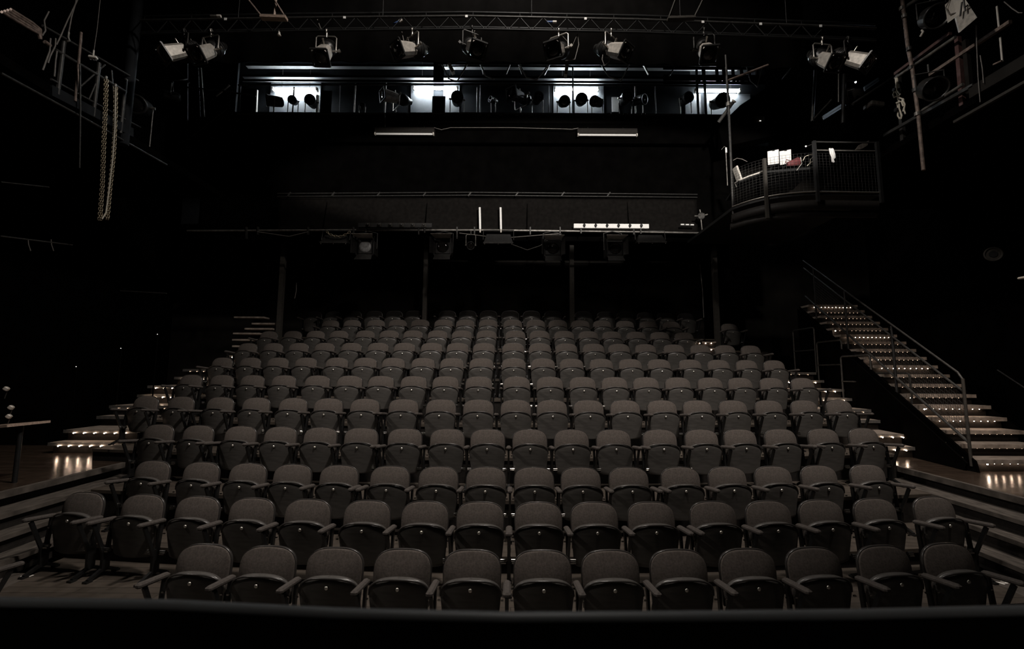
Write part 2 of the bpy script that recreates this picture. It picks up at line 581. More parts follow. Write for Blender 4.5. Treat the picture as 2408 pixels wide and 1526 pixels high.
# guard rails along the outer edge of the right aisle
def guard(x, y0, y1, zb, h, label, r=0.017, strip=False):
    t = thing('guard_rail', label, 'railing', (x, y0, zb), 0, 'guard rails along the right aisle')
    for y in (0.0, y1 - y0):
        MB().cyl((0, y, 0), (0, y, h - .04), r, n=8).build('post', 'dsteel', t)
    n = 5
    pts = [(0, 0, h - 0.05), (0, 0.015, h - 0.015), (0, 0.05, h)] + [(0, y1 - y0 - 0.05, h), (0, y1 - y0 - 0.015, h - 0.015), (0, y1 - y0, h - 0.05)]
    MB().tube(pts, r, 8).build('top_rail', 'dsteel', t)
    MB().tube([(0, 0, h * 0.5), (0, y1 - y0, h * 0.5)], r * 0.8, 8).build('mid_rail', 'dsteel', t)
    return t


GW = ['nearest of the guard rails beside the right aisle steps', 'guard rail second from the stage along the right aisle steps',
      'third thin guard rail up the right aisle steps', 'farthest guard rail at the top of the right aisle steps']
for j in range(4):
    yl = 7.80 + 0.833 * j
    guard(6.80 + (0.08 if j > 1 else 0), yl + 0.02, yl + 0.79, FZ[4 + j] + 0.174, 1.02, 'black tubular ' + GW[j])
p = at(2052, 894, 8.63)
q = at(2055, 932, 8.63)
sl = MB()
pts = [p, p.lerp(q, 0.35) + Vector((-.012, 0, 0)), p.lerp(q, 0.7) + Vector((.008, 0, 0)), q]
for a, b in zip(pts[:-1], pts[1:]):
    sl.beam(a, b, 0.05, 0.004)
single('hanging_strip', sl, 'white', 'white strip hanging from a guard rail post between aisle and staircase', 'tape')

# ------------------------------------------------------------------ the tall staircase on the right
st = thing('staircase', 'long straight staircase with lights under every tread at right', 'staircase', (0, 0, 0))
SW = 1.2


def sxyz(i):
    return 6.47 + 0.0455 * (i - 1), 6.50 + 0.2655 * (i - 1), PZ + 0.169 * i


hot = {1: 'a', 6: 'a', 7: 'b', 10: 'b', 14: 'c', 4: 'd'}
for i in range(1, 19):
    x, y, z = sxyz(i)
    tr = MB().bx(x, x + SW, y, y + 0.31, z - 0.045, z).build('tread', 'tread', st)
    MB().bx(x + .02, x + SW - .02, y + 0.06, y + 0.075, z - 0.169, z - 0.046).build('riser', 'riser', st)
    n = 9 if i < 10 else 11
    MB().bx(x, x + SW, y - 0.014, y - 0.001, z - 0.055, z + 0.002).build('nosing', 'tread', tr)
    led_strip(x + 0.12, x + SW - 0.1, y + 0.03, z - 0.058, n, tr, 'ledmid' if i in (1, 4, 5, 9, 13, 18) else 'led', 0.0075)
    if i in (1, 6, 14, 5, 10):
        h_ = MB()
        xs = {1: (0.16,), 6: (0.06, 0.15, 0.25), 14: (0.05,), 5: (0.12,), 10: (0.1, 0.26)}[i]
        if i == 6:
            xs = (0.1,)
        for xx in xs:
            h_.ball((x + xx, y + 0.005, z - 0.064), 0.010, 8, 5)
        h_.build('bright_step_light', 'ledhot', tr)
for dx, nm in ((-0.035, 'stringer'), (SW + 0.005, 'stringer')):
    a, b = Vector(sxyz(1)), Vector(sxyz(18))
    poly = [(a.x + dx, a.y - 0.05, PZ), (a.x + dx, a.y - 0.02, a.z - 0.02), (b.x + dx, b.y + 0.3, b.z + 0.0), (b.x + dx, b.y + 0.3, b.z - 0.35), (a.x + dx, a.y + 0.35, PZ)]
    MB().prism(poly, (0.03, 0, 0)).build(nm, 'black', st)
a, b = Vector(sxyz(1)), Vector(sxyz(18))
MB().prism([(a.x - .085, a.y + .10, PZ), (b.x - .085, b.y + .3, PZ), (b.x - .085, b.y + .3, b.z - .06), (a.x - .085, a.y + .05, a.z - .06)], (0.03, 0, 0)).build('side_panel', 'black', st)
# handrail with wire mesh, on the left side of the stairs


def hp(i, h, dx=-0.02):
    x, y, z = sxyz(i)
    return Vector((x + dx, y + 0.05, z + h))


hr = MB().tube([hp(1, 1.05), hp(1.02, 1.11), hp(1.3, 1.16), hp(18, 1.12)], 0.015, 8).build('handrail', 'dsteel', st)
for i in (1, 6.4, 11.6, 16.2):
    MB().cyl(hp(i, -0.10), hp(i, 1.12), 0.020, n=8).build('post', 'post' if i == 1 else 'black2', hr)
MB().tube([hp(1, 0.93), hp(18, 0.93)], 0.016, 8).build('upper_rail', 'dsteel', hr)
MB().tube([hp(1, 0.22), hp(18, 0.22)], 0.020, 8).build('lower_rail', 'dsteel', hr)
wm = MB()
for k in range(1, 11):
    h_ = 0.22 + 0.71 * k / 11
    wm.tube([hp(1, h_), hp(16.2, h_)], 0.0022, 3)
n = 90
for k in range(n + 1):
    i = 1 + 15.2 * k / n
    wm.tube([hp(i, 0.22), hp(i, 0.93)], 0.002, 3)
wm.build('wire_mesh', 'dsteel', hr)
MB().tube([hp(-0.5, 0.75, SW), hp(4, 0.75, SW)], 0.010, 8).build('side_rail', 'black2', st)

# ------------------------------------------------------------------ theatre seats
PX = {
    0: [478, 628, 786, 946, 1110, 1276, 1436, 1597, 1760, 1916, 2082, 2233],
    1: [194, 334, 463, 591, 723, 863, 999, 1129, 1266, 1398, 1532, 1678, 1808, 1932, 2060, 2199],
    2: [357, 472, 582, 687, 797, 917, 1031, 1143, 1256, 1366, 1479, 1601, 1711, 1819, 1927, 2042],
    3: [372, 465, 565, 659, 753, 849, 952, 1052, 1147, 1246, 1344, 1443, 1552, 1650, 1741, 1836, 1937, 2032],
    4: [342, 425, 517, 602, 689, 772, 858, 949, 1037, 1125, 1213, 1298, 1384, 1470, 1557, 1640, 1724, 1808, 1892, 1974],
    5: [448, 521, 593, 667, 746, 822, 896, 973, 1048, 1126, 1215, 1293, 1370, 1445, 1519, 1594, 1670, 1741, 1815, 1888],
    6: [522, 588, 653, 719, 792, 859, 925, 995, 1063, 1132, 1208, 1277, 1344, 1414, 1482, 1550, 1623, 1690, 1756, 1821],
    7: [582, 642, 702, 763, 826, 889, 951, 1015, 1076, 1138, 1207, 1270, 1332, 1396, 1456, 1518, 1585, 1647, 1706, 1766],
    8: [632, 688, 742, 797, 859, 915, 971, 1029, 1086, 1144, 1212, 1269, 1327, 1384, 1439, 1496, 1552, 1609],
    9: [777, 828, 884, 935, 988, 1043, 1094, 1148, 1206, 1260, 1312, 1365, 1416, 1470, 1525, 1579],
    10: [738, 783, 831, 880, 927, 973, 1052, 1100, 1149, 1200, 1250, 1300, 1372, 1424, 1470, 1518, 1565, 1613],
}
ROWN = ['front row', 'second row from the front', 'third row from the front', 'fourth row from the front', 'fifth row from the front',
        'sixth row from the front', 'seventh row from the front', 'fifth row from the back', 'third row from the back', 'second row from the back', 'back row']
ROWN[7] = 'eighth row from the front'
SEATW = 0.228


def outline(zb, zc, zt, wt, wb, ex, n1=5, n2=8, rb=0.0):
    rows = []
    if rb:
        for a in (0.15, 0.45, 0.75):
            rows.append((wb - rb + rb * math.sin(a * PI / 2), zb + rb * (1 - math.cos(a * PI / 2)) * 0.6))
    z0 = zb + (rb * 0.6 if rb else 0)
    for i in range(n1):
        t = i / n1
        rows.append((wb + (wt - wb) * t, z0 + (zc - z0) * t))
    for i in range(n2 + 1):
        a = i / n2 * PI / 2
        ww = wt * max(0.02, math.cos(a)) ** (2 / ex)
        rows.append((ww, zc + (zt - zc) * math.sin(a) ** (2 / ex)))
    return rows


LEAN = 0.12


def back_y(z):
    return -(0.75 - z) * LEAN - 0.03


def pan_y(z):
    return -0.150 + (0.585 - z) * 0.10


def pan_front(u, z):
    f_ = min(1.0, max(0.0, (0.585 - z) / 0.035))
    return pan_y(z) - 0.042 * (1 - abs(u) ** 2.2) - 0.018 * math.sqrt(f_) + 0.02


def make_seat(arms, black=False):
    t = thing('theatre_seat', 'x', 'theatre seat', (0, 0, 0), 0, 'tip-up theatre seats')
    bo = outline(0.40, 0.585, 0.75, SEATW, 0.222, 2.9)

    def bf(u, z):
        e = math.sin(PI / 2 * min(1.0, max(0.0, (0.75 - z) / 0.20)))
        return back_y(z) - (0.008 + 0.042 * (1 - abs(u) ** 3.0)) * (0.15 + 0.85 * e)
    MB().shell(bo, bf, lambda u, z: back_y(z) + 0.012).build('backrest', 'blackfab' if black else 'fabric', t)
    so = outline(0.34, 0.585, 0.757, SEATW + 0.007, 0.225, 2.9)
    MB().shell(so, lambda u, z: back_y(z) + 0.008, lambda u, z: back_y(z) + 0.03).build('back_shell', 'rim', t)
    po = outline(0.185, 0.455, 0.585, 0.236, 0.212, 2.6, rb=0.06)
    MB().shell(po, pan_front, lambda u, z: pan_y(z) + 0.03, 16).build('seat_pan', 'pan', t)
    co = outline(0.23, 0.43, 0.552, 0.226, 0.19, 2.5, rb=0.05)
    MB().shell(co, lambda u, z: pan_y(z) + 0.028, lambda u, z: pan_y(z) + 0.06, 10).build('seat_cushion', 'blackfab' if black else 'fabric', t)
    pts = []
    top = [r for r in po if r[1] > 0.43]
    for hw, z in top:
        pts.append((-hw, pan_y(z) + 0.004, z - 0.001))
    for hw, z in reversed(top[:-1]):
        pts.append((hw, pan_y(z) + 0.004, z - 0.001))
    pts = [(x, y - 0.042 * (1 - abs(x / 0.236) ** 2.2) * 0.9, z) for x, y, z in pts]
    MB().tube(pts, 0.0085, 6).build('seat_piping', 'rim', t)
    pz = 0.515
    py = pan_front(0, pz)
    pl = MB().box((0, py - 0.001, pz), (0.036, 0.006, 0.017)).build('number_plate', 'rim', t)
    MB().lathe([(0, 0.0155), (0.003, 0.015), (0.007, 0.0115), (0.0095, 0.006), (0.010, 0.001)], (0.001, py - 0.004, pz + 0.001), (0, -1, 0), 12).build('plate_face', 'plate', pl)
    for sx in (-1, 1):
        hg = MB()
        hg.cyl((sx * 0.205, -0.155, 0.262), (sx * 0.262, -0.155, 0.262), 0.016, n=8)
        hg.box((sx * 0.232, -0.165, 0.244), (0.05, 0.03, 0.012))
        hg.build('hinge', 'hinge', t)
        MB().box((sx * 0.245, -0.15, 0.43), (0.02, 0.012, 0.010)).build('bolt', 'hinge', t)
    for ax in arms:
        ab = MB()
        rot = Matrix.Rotation(-0.10, 3, 'X')
        ab.rbox((ax, -0.215, 0.545), (0.054, 0.30, 0.040), 0.013, rot)
        ab.build('armrest', 'armfab', t)
        lg = MB()
        lg.beam((ax, -0.29, 0.525), (ax, -0.155, 0.20), 0.022, 0.034)
        lg.beam((ax, -0.10, 0.51), (ax, -0.135, 0.20), 0.022, 0.038)
        lg.prism([(ax - 0.013, -0.185, 0.28), (ax - 0.013, -0.105, 0.28), (ax - 0.013, -0.10, 0.05), (ax - 0.013, -0.18, 0.05)], (0.026, 0, 0))
        lg.beam((ax, -0.17, 0.07), (ax, -0.30, 0.014), 0.030, 0.030)
        lg.beam((ax, -0.12, 0.07), (ax, -0.01, 0.014), 0.030, 0.030)
        lg.box((ax, -0.30, 0.010), (0.05, 0.06, 0.018))
        lg.box((ax, -0.02, 0.010), (0.05, 0.05, 0.018))
        lg.build('leg', 'iron', t)
    return t


protos = {}


def place_seat(arms, loc, rz, label, black=False):
    key = (tuple(arms), black)
    if key not in protos:
        o = make_seat(arms, black)
        protos[key] = o
        o.location = loc
        o.rotation_euler = (0, 0, rz)
        o['label'] = label
        return o
    return dup(protos[key], loc, rz, label)


def seat_x(px, k):
    x = 0.0
    for _ in range(12):
        y = rowy(k, x)
        lo, hi = -9.0, 9.0
        for _ in range(40):
            mid = (lo + hi) / 2
            v = Vector((mid, y - 0.06, FZ[k] + 0.66)) - CAM
            if CX + FPX * v.dot(R) / v.dot(F) < px:
                lo = mid
            else:
                hi = mid
        x = (lo + hi) / 2
    return x


A = 0.281
D = 0.262
DBL = [(), (0, 10), (4, 10), (1, 5, 11, 15), (1, 6), (9,), (3, 9, 15), (9, 15), (9,), (7,), (5, 11)]
for k in range(11):
    xs = [seat_x(p_, k) for p_ in PX[k]]
    gaps = [b - a for a, b in zip(xs[:-1], xs[1:])]
    med = sorted(gaps)[len(gaps) // 2]
    n = len(xs)
    mid = next(i for i in range(n) if PX[k][i] > 1172)
    for i, x in enumerate(xs):
        arms = []
        dl = i - 1 in DBL[k]
        dr = i in DBL[k]
        wide_l = i > 0 and gaps[i - 1] > med * 1.3
        wide_r = i < n - 1 and gaps[i] > med * 1.3
        if i == 0 or dl:
            arms.append(-A if wide_l or i == 0 else -D)
        elif i >= mid:
            arms.append(-A)
        if i == n - 1 or dr:
            arms.append(A if wide_r or i == n - 1 else D)
        elif i < mid and not (i == mid - 1 and False):
            arms.append(A)
        if k < 10:
            nm = 'brown-grey tip-up theatre seat, '
        else:
            nm = 'tip-up theatre seat with black back cushion, '
        lab = nm + ('%s from the left in the %s' % (ORD[i], ROWN[k])) if 0 < i < n - 1 else nm + ('leftmost in the ' if i == 0 else 'rightmost in the ') + ROWN[k]
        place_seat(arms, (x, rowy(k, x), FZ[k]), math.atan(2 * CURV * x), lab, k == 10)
# the lone seats
x = seat_x(1731, 9)
z9 = FZ[9] - 0.02
struct('seating_tier', MB().bx(4.6, 6.3, 11.2, 12.3, z9 - 0.3, z9), 'riser')
place_seat([-A, A], (5.62, 11.75, z9), 0.16, 'lone brown-grey tip-up theatre seat standing apart right of the upper rows')
place_seat([A], (-4.12, 3.60, 0.0), 2.5, 'dark tip-up theatre seat cut off by the lower left corner of the picture')

# ------------------------------------------------------------------ foreground ledge
lg = MB()
ED = [(-260, 1404), (0, 1411), (400, 1417), (800, 1431), (1204, 1440), (1600, 1438), (2000, 1434), (2408, 1430), (2700, 1428)]
ep = [atz(px, py + (4 if 500 < px < 2300 else -2), CAMZ - 0.40) for px, py in ED]
RL = 0.016
prof = [(0.0, -0.45)] + [(-RL + RL * math.cos(a), -RL + RL * math.sin(a)) for a in [PI * i / 14 for i in range(15)]] + [(-2 * RL - 0.03, -0.45)]
vs, fs = [], []
for e in ep:
    for dy, dz in prof:
        vs.append((e.x, e.y + dy + 0.012, e.z + dz + 0.0045))
m_ = len(prof)
for i in range(len(ep) - 1):
    for j in range(m_):
        l = (j + 1) % m_
        fs.append((i * m_ + j, i * m_ + l, (i + 1) * m_ + l, (i + 1) * m_ + j))
lg.add(vs, fs, True)
single('ledge', lg, 'ledge', 'black rounded ledge running across the bottom of the picture', 'ledge')
# pedestal that carries it, below the frame
struct('ledge_base', MB().bx(-1.2, 1.2, ep[4].y - 0.1, ep[4].y - 0.02, 0.0, CAMZ - 0.80), 'black')

# ------------------------------------------------------------------ posts and wall behind the back row
YP = 11.72
for px, x_ in ((661, 0), (1000, 0), (1345, 0), (1683, 0)):
    p = at(px, 700, YP)
    struct('wall_post', MB().bx(p.x - 0.055, p.x + 0.055, YP - 0.06, YP + 0.06, 0.0, CAMZ + 3.4), 'post')
# recess side walls and gallery underside
struct('ceiling_recess', MB().bx(-7.6, 5.75, 11.3, YB, CAMZ + 3.38, CAMZ + 3.5), 'black')
struct('trim_1', MB().bx(at(640, 600, 13.2).x, at(1645, 606, 13.2).x, 13.22, 13.29, CAMZ + 3.30, CAMZ + 3.33), 'post')
p, q = at(1645, 606, 13.2), at(1692, 571, 11.6)
struct('trim_2', MB().beam(p, q, 0.03, 0.03), 'post')
struct('wall_recess_right', MB().bx(5.65, 5.8, 11.9, YB, 2.0, CAMZ + 3.4), 'black')
# thin conduits and cable on the recess wall
for i, (a, b, lab) in enumerate((((1646, 622), (1655, 747), 'pale cable hanging down the wall right of the back row'),
                                 ((997, 650), (991, 697), 'thin pale conduit beside the post behind the back row'),
                                 ((697, 665), (693, 702), 'short pale conduit on the wall left of the back row'))):
    pa, pb = at(a[0], a[1], 12.1), at(b[0], b[1], 12.1)
    single('wall_cable', MB().tube([pa, pa.lerp(pb, 0.5) + Vector((0.02, 0, 0)), pb], 0.009, 6), 'cable', lab, 'cable')

# ------------------------------------------------------------------ technical gallery across the back
YG = 11.0
zfl = at(1200, 268, YG).z
zf1 = at(1200, 290, YG).z
zf2 = at(1200, 335, YG).z
gx0, gx1 = at(470, 270, YG).x, at(1740, 270, YG).x
struct('gallery_floor', MB().bx(gx0, gx1, YG + 0.02, YB, zfl - 0.25, zfl - 0.12), 'black')
struct('trim_3', MB().bx(gx0, gx1, YG - 0.03, YG + 0.03, zf1, zfl), 'drape')
struct('trim_4', MB().bx(gx0, gx1, YG + 0.0, YG + 0.06, zf2, zf1 - 0.01), 'black')
struct('wall_gallery_front', MB().bx(gx0, gx1, YG + 0.35, YG + 0.42, at(1200, 535, YG).z, zf2 + 0.2), 'black')
# wall behind the gallery with pale boards behind the tubes
YW = 12.35
struct('wall_gallery_back', MB().bx(gx0 - 1.0, gx1 + 1.5, YW + 0.02, YW + 0.1, zfl - 0.1, ZT - 0.3), 'gwall')
TUB = [(693, 212, 'leftmost'), (1024, 209, 'second from the left'), (1356, 211, 'third from the left'), (1688, 215, 'rightmost')]
BRD = [((640, 752), (180, 268), 0), ((968, 1018), (185, 268), 1), ((1044, 1080), (185, 268), 1), ((1301, 1345), (185, 268), 2), ((1349, 1420), (185, 268), 2), ((1610, 1648), (222, 268), 3), ((1655, 1765), (222, 268), 3)]
BN = ['pale board on the gallery wall behind the leftmost lit tube', 'pale board left of the black cloth behind the second lit tube', 'pale board right of the black cloth behind the second lit tube',
      'left pale board behind the third lit tube', 'right pale board behind the third lit tube', 'left pale board below the rightmost lit tube', 'right pale board below the rightmost lit tube']
for ((a, b), (c, d), _), nm in zip(BRD, BN):
    p, q = at(a, c, YW), at(b, d, YW)
    single('wall_board', MB().bx(p.x, q.x, YW - 0.03, YW + 0.015, zfl - 0.1, p.z), 'pale', nm, 'board', 'pale boards on the gallery wall')
for px, py, nm in TUB:
    p = at(px, py, 12.18)
    t = thing('fluorescent_batten', 'lit twin fluorescent batten above the back gallery, %s of the four' % nm, 'fluorescent light', p, 0, 'lit fluorescent battens')
    MB().box((0, 0.025, 0.07), (1.30, 0.05, 0.03)).build('housing', 'cream', t)
    for s in (-1, 1):
        MB().cyl((-0.60, s * 0.055 + 0.03, 0.025 + s * 0.025), (0.60, s * 0.055 + 0.03, 0.025 + s * 0.025), 0.022, n=10).build('tube', 'tube', t)
        MB().box((s * 0.625, 0.02, 0.03), (0.04, 0.13, 0.09)).build('end_cap', 'cream', t)
        MB().cyl((s * 0.4, 0.05, 0.1), (s * 0.4, 0.05, 1.6), 0.008, n=6).build('hanger', 'dsteel', t)
# joists and ceiling strips above the tubes
for py0, py1, Y, dep in ((157, 166, 12.06, 0.14), (183, 188, 11.95, 0.12), (193.5, 195.5, 11.97, 0.05)):
    z = at(1200, py0, Y).z
    struct('ceiling_joist', MB().bx(gx0 + 0.4, gx1 + 0.6, Y + .012, Y + dep, z, z + 0.02), 'soffit')
    struct('joist_shade_face', MB().bx(gx0 + 0.4, gx1 + 0.6, Y - .01, Y + .01, z - 0.004, z + 0.05), 'black')  # black strip paints in the shade on the joist fronts
# pipe rails
t = thing('gallery_railing', 'steel railing along the front of the back gallery below the lit tubes', 'railing', (0, 0, 0))
for py, Y, r, nm in ((199, 11.06, 0.020, 'upper_rail'), (267, 10.97, 0.02, 'lower_rail')):
    a, b = at(560, py + 1, Y), at(1660, py + 3, Y)
    m_ = at(1100, py - 1, Y)
    MB().tube([a, m_, b], r, 8).build(nm, 'dsteel', t)
for px in (566, 800, 1130, 1290, 1540, 1655):
    a = at(px, 199, 11.06)
    MB().cyl((a.x, 11.06, zfl - 0.14), a, 0.014, n=6).build('post', 'black2', t)
# little tags on the lower rail
TG = [925, 958, 992, 1050, 1128, 1150, 1178, 1215, 1250, 1322, 1358, 1395, 1432, 1470, 1513]
for i, px in enumerate(TG):
    p = at(px, 269, 10.93)
    single('rail_clamp', MB().rbox((p.x, p.y, p.z), (0.10, 0.05, 0.06), 0.01), 'post', 'small dark clamp on the lower gallery rail, %s from the left' % ORD[i], 'clamp', 'clamps on the lower gallery rail')


# ------------------------------------------------------------------ stage lanterns
def rotm(pan, tilt):
    return Matrix.Rotation(pan, 3, 'Z') @ Matrix.Rotation(tilt, 3, 'X')


def prof_spot(px, py, Y, pan, tilt, label, group='profile spotlights on the front truss', hang=True, body='lamp', sc=1.0, top=None, yokem='yoke'):
    c = at(px, py, Y)
    pan, tilt = math.radians(pan * 0.82), math.radians(tilt)
    t = thing('profile_spotlight', label, 'stage spotlight', c, 0, group)
    rt = rotm(pan, tilt)
    rp = Matrix.Rotation(pan, 3, 'Z')

    def T(v):
        return rt @ (Vector(v) * sc)
    d = rt @ Vector((0, -1, 0))
    # front tube: octagonal box section flaring to the gel frame
    fr = MB()
    secs = []
    for y, hw, hh in ((0.02, 0.085, 0.085), (-0.06, 0.092, 0.092), (-0.30, 0.106, 0.104)):
        k = 0.035
        secs.append([(-hw + k, y, hh), (hw - k, y, hh), (hw, y, hh - k), (hw, y, -hh + k), (hw - k, y, -hh), (-hw + k, y, -hh), (-hw, y, -hh + k), (-hw, y, hh - k)])
    vs = [T(v) for s_ in secs for v in s_]
    fs = []
    for j in range(2):
        for i in range(8):
            l = (i + 1) % 8
            fs.append((j * 8 + i, j * 8 + 8 + i, j * 8 + 8 + l, j * 8 + l))
    fs.append(tuple(range(8)))
    fr.add(vs, fs)
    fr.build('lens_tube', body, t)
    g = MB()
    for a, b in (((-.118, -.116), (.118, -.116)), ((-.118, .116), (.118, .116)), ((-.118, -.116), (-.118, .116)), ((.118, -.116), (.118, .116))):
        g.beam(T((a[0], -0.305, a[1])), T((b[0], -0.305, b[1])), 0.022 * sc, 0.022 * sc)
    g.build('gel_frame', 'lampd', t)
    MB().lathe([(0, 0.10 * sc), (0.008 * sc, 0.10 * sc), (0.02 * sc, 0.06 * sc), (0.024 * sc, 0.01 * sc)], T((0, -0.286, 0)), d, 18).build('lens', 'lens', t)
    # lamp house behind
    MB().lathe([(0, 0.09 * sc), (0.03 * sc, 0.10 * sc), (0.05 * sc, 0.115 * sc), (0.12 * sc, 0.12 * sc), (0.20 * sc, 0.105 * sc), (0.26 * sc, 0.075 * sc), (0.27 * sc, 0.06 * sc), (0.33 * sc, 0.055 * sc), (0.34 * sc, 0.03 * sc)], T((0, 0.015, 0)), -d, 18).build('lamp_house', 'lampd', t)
    fn = MB()
    for y in (0.09, 0.12, 0.15):
        fn.lathe([(0, 0.125 * sc), (0.008 * sc, 0.125 * sc)], T((0, y, 0)), -d, 18)
    fn.build('cooling_fins', 'lampd', t)
    for v in ((0, 0.0, 0.09), (-0.11, 0.0, 0.0)):
        sh = MB()
        a = T(v)
        b = T((v[0] * 1.5, 0.0, v[2] * 1.75))
        sh.beam(a, b, 0.02 * sc, 0.006 * sc)
        sh.lathe([(0, 0.016 * sc), (0.006 * sc, 0.016 * sc)], b, d, 8)
        sh.build('shutter_handle', 'yoke', t)
    # yoke and clamp
    h_ = (top if top else 0.27) * sc
    wy = 0.150 * sc
    up = 1 if hang else -1
    yk = MB().tube([rp @ Vector((-wy, 0, -0.02 * up)), rp @ Vector((-wy, 0, up * (h_ - 0.03))), rp @ Vector((-wy + 0.03, 0, up * h_)), rp @ Vector((wy - 0.03, 0, up * h_)), rp @ Vector((wy, 0, up * (h_ - 0.03))), rp @ Vector((wy, 0, -0.02 * up))], 0.011 * sc, 6)
    yk.build('yoke', yokem, t)
    for s in (-1, 1):
        kb = MB()
        kb.cyl(rp @ Vector((s * 0.10 * sc, 0, 0)), rp @ Vector((s * 0.185 * sc, 0, 0)), 0.014 * sc, n=8)
        kb.beam(rp @ Vector((s * 0.185 * sc, 0, 0)), rp @ Vector((s * 0.215 * sc, 0, 0.02)), 0.022 * sc, 0.045 * sc)
        kb.build('pan_knob', yokem, t)
    ck = MB()
    ck.cyl((0, 0, up * (h_ - 0.02)), (0, 0, up * (h_ + 0.06)), 0.014 * sc, n=8)
    ck.tube([(0, 0.04, up * (h_ + 0.06)), (0, -0.02, up * (h_ + 0.07)), (0, -0.03, up * (h_ + 0.11)), (0, 0.0, up * (h_ + 0.135)), (0, 0.035, up * (h_ + 0.11))], 0.013 * sc, 6)
    ck.build('hook_clamp', yokem, t)
    return t


YT = 7.6
SP = [(430, 119, -42, 34, 'pale profile spotlight at the left end of the truss, aimed left'), (493, 119, -16, 40, 'profile spotlight with white yoke, second from the left on the truss'),
      (766, 120, 3, 46, 'profile spotlight aimed straight at the stage left of the truss middle'), (968, 117, -48, 24, 'long profile spotlight aimed left, fourth from the left on the truss'),
      (1110, 111, 34, 34, 'profile spotlight aimed right, just left of the truss middle'), (1314, 118, -32, 26, 'profile spotlight aimed left with a cable loop at its right'),
      (1438, 118, 52, 27, 'dark-sided profile spotlight aimed right, seventh from the left on the truss'), (1657, 116, -8, 42, 'dim profile spotlight alone above the rightmost lit tube'),
      (1936, 138, 8, 40, 'profile spotlight with white yoke near the right end of the truss'), (1997, 137, 42, 36, 'profile spotlight at the right end of the truss, aimed right')]
for i, (px, py, pan, tilt, lab) in enumerate(SP):
    prof_spot(px, py, YT, pan, tilt + 7, lab, body='lamp', sc=1.2, top=0.235, yokem='dsteel' if i in (0, 4, 7, 9) else 'yoke')
# cables at the lanterns
for i, (pts, lab) in enumerate((([(1320, 82), (1345, 110), (1358, 80), (1361, 105), (1352, 140), (1330, 143)], 'looped black cable beside the spotlight right of the truss middle'),
                                ([(945, 75), (950, 100), (953, 108)], 'short cable drop at the fourth spotlight'),
                                ([(1420, 112), (1416, 140), (1421, 155), (1432, 145), (1434, 130)], 'cable loop hanging at the seventh spotlight'),
                                ([(1118, 68), (1112, 82), (1120, 88), (1111, 92)], 'twisted safety cable above the fifth spotlight'),
                                ([(448, 90), (456, 118), (457, 150)], 'thin cable hanging beside the leftmost spotlight'),
                                ([(744, 40), (752, 62), (758, 75)], 'pair of cable ends hanging above the third spotlight'))):
    single('lantern_cable', MB().tube([at(a, b, YT + 0.05) for a, b in pts], 0.009, 6), 'cable', lab, 'cable')

# truss
tt = thing('lighting_truss', 'long black ladder truss across the room carrying the profile spotlights', 'truss', (0, 0, 0))


def chord(pts, Y, r, nm, m='dsteel'):
    MB().tube([at(a, b, Y) for a, b in pts], r, 8).build(nm, m, tt)


top = [(330, 48), (700, 42), (1100, 38), (1500, 46), (1960, 62), (2060, 67)]
bot = [(330, 80), (700, 73), (1100, 68), (1500, 76), (1960, 92), (2060, 97)]
chord(top, YT, 0.022, 'top_chord', 'dsteel')
chord(bot, YT, 0.020, 'bottom_chord', 'black2')
chord([(a, b - 9) for a, b in top], YT + 0.35, 0.022, 'rear_top_chord', 'black2')
chord([(a, b - 4) for a, b in bot], YT + 0.35, 0.022, 'rear_bottom_chord', 'black2')


def interp(line, px):
    for (a, b), (c, d) in zip(line[:-1], line[1:]):
        if a <= px <= c:
            return b + (d - b) * (px - a) / (c - a)
    return line[-1][1]


web = MB()
n = 58
for i in range(n):
    a, b = 340 + 1600 * i / n, 340 + 1600 * (i + 1) / n
    if i % 2:
        web.tube([at(a, interp(bot, a), YT), at(b, interp(top, b), YT)], 0.010, 5)
    else:
        web.tube([at(a, interp(top, a), YT), at(b, interp(bot, b), YT)], 0.010, 5)
    if i % 4 == 0:
        web.tube([at(a, interp(top, a), YT), at(a, interp(top, a) - 9, YT + 0.35)], 0.010, 5)
web.build('web', 'black2', tt)
for i, px in enumerate((530, 810, 1097, 1377, 1653, 1789, 1930)):
    p = at(px, interp(top, px), YT - 0.03)
    single('paper_tag', MB().box((p.x, p.y, p.z), (0.045, 0.008, 0.045)), 'white', 'small white square tag on the truss, %s from the left' % ORD[i], 'tag', 'white tags on the truss')
for i, (px, py, lab) in enumerate(((936, 52, 'blue and white cable connector on the truss left of middle'), (1297, 52, 'cable connector on the truss right of middle'), (508, 38, 'cable connector lying on the truss at left'))):
    p = at(px, py, YT + 0.1)
    t = thing('cable_connector', lab, 'connector', p, 0)
    dx = Vector((0.10, 0, 0.06 if i == 0 else 0.0)).normalized()
    MB().cyl(-dx * 0.10, dx * 0.02, 0.022, n=8).build('plug', 'blue' if i < 2 else 'steel', t)
    MB().cyl(dx * 0.02, dx * 0.09, 0.026, n=8).build('socket', 'cream', t)
p = at(657, 72, YT)
single('clamp', MB().lathe([(0, 0.018), (0.06, 0.02), (0.09, 0.035), (0.10, 0.02)], p, (0, 0, -1), 8), 'cream', 'small white cone hanging below the truss near the timber bracket', 'clamp')
for i, px in enumerate((560, 900, 1250, 1600, 1850)):
    a = at(px, interp(top, px), YT)
    MB().cyl(a, (a.x, a.y, ZT), 0.006, n=6).build('hanging_wire', 'black2', tt)
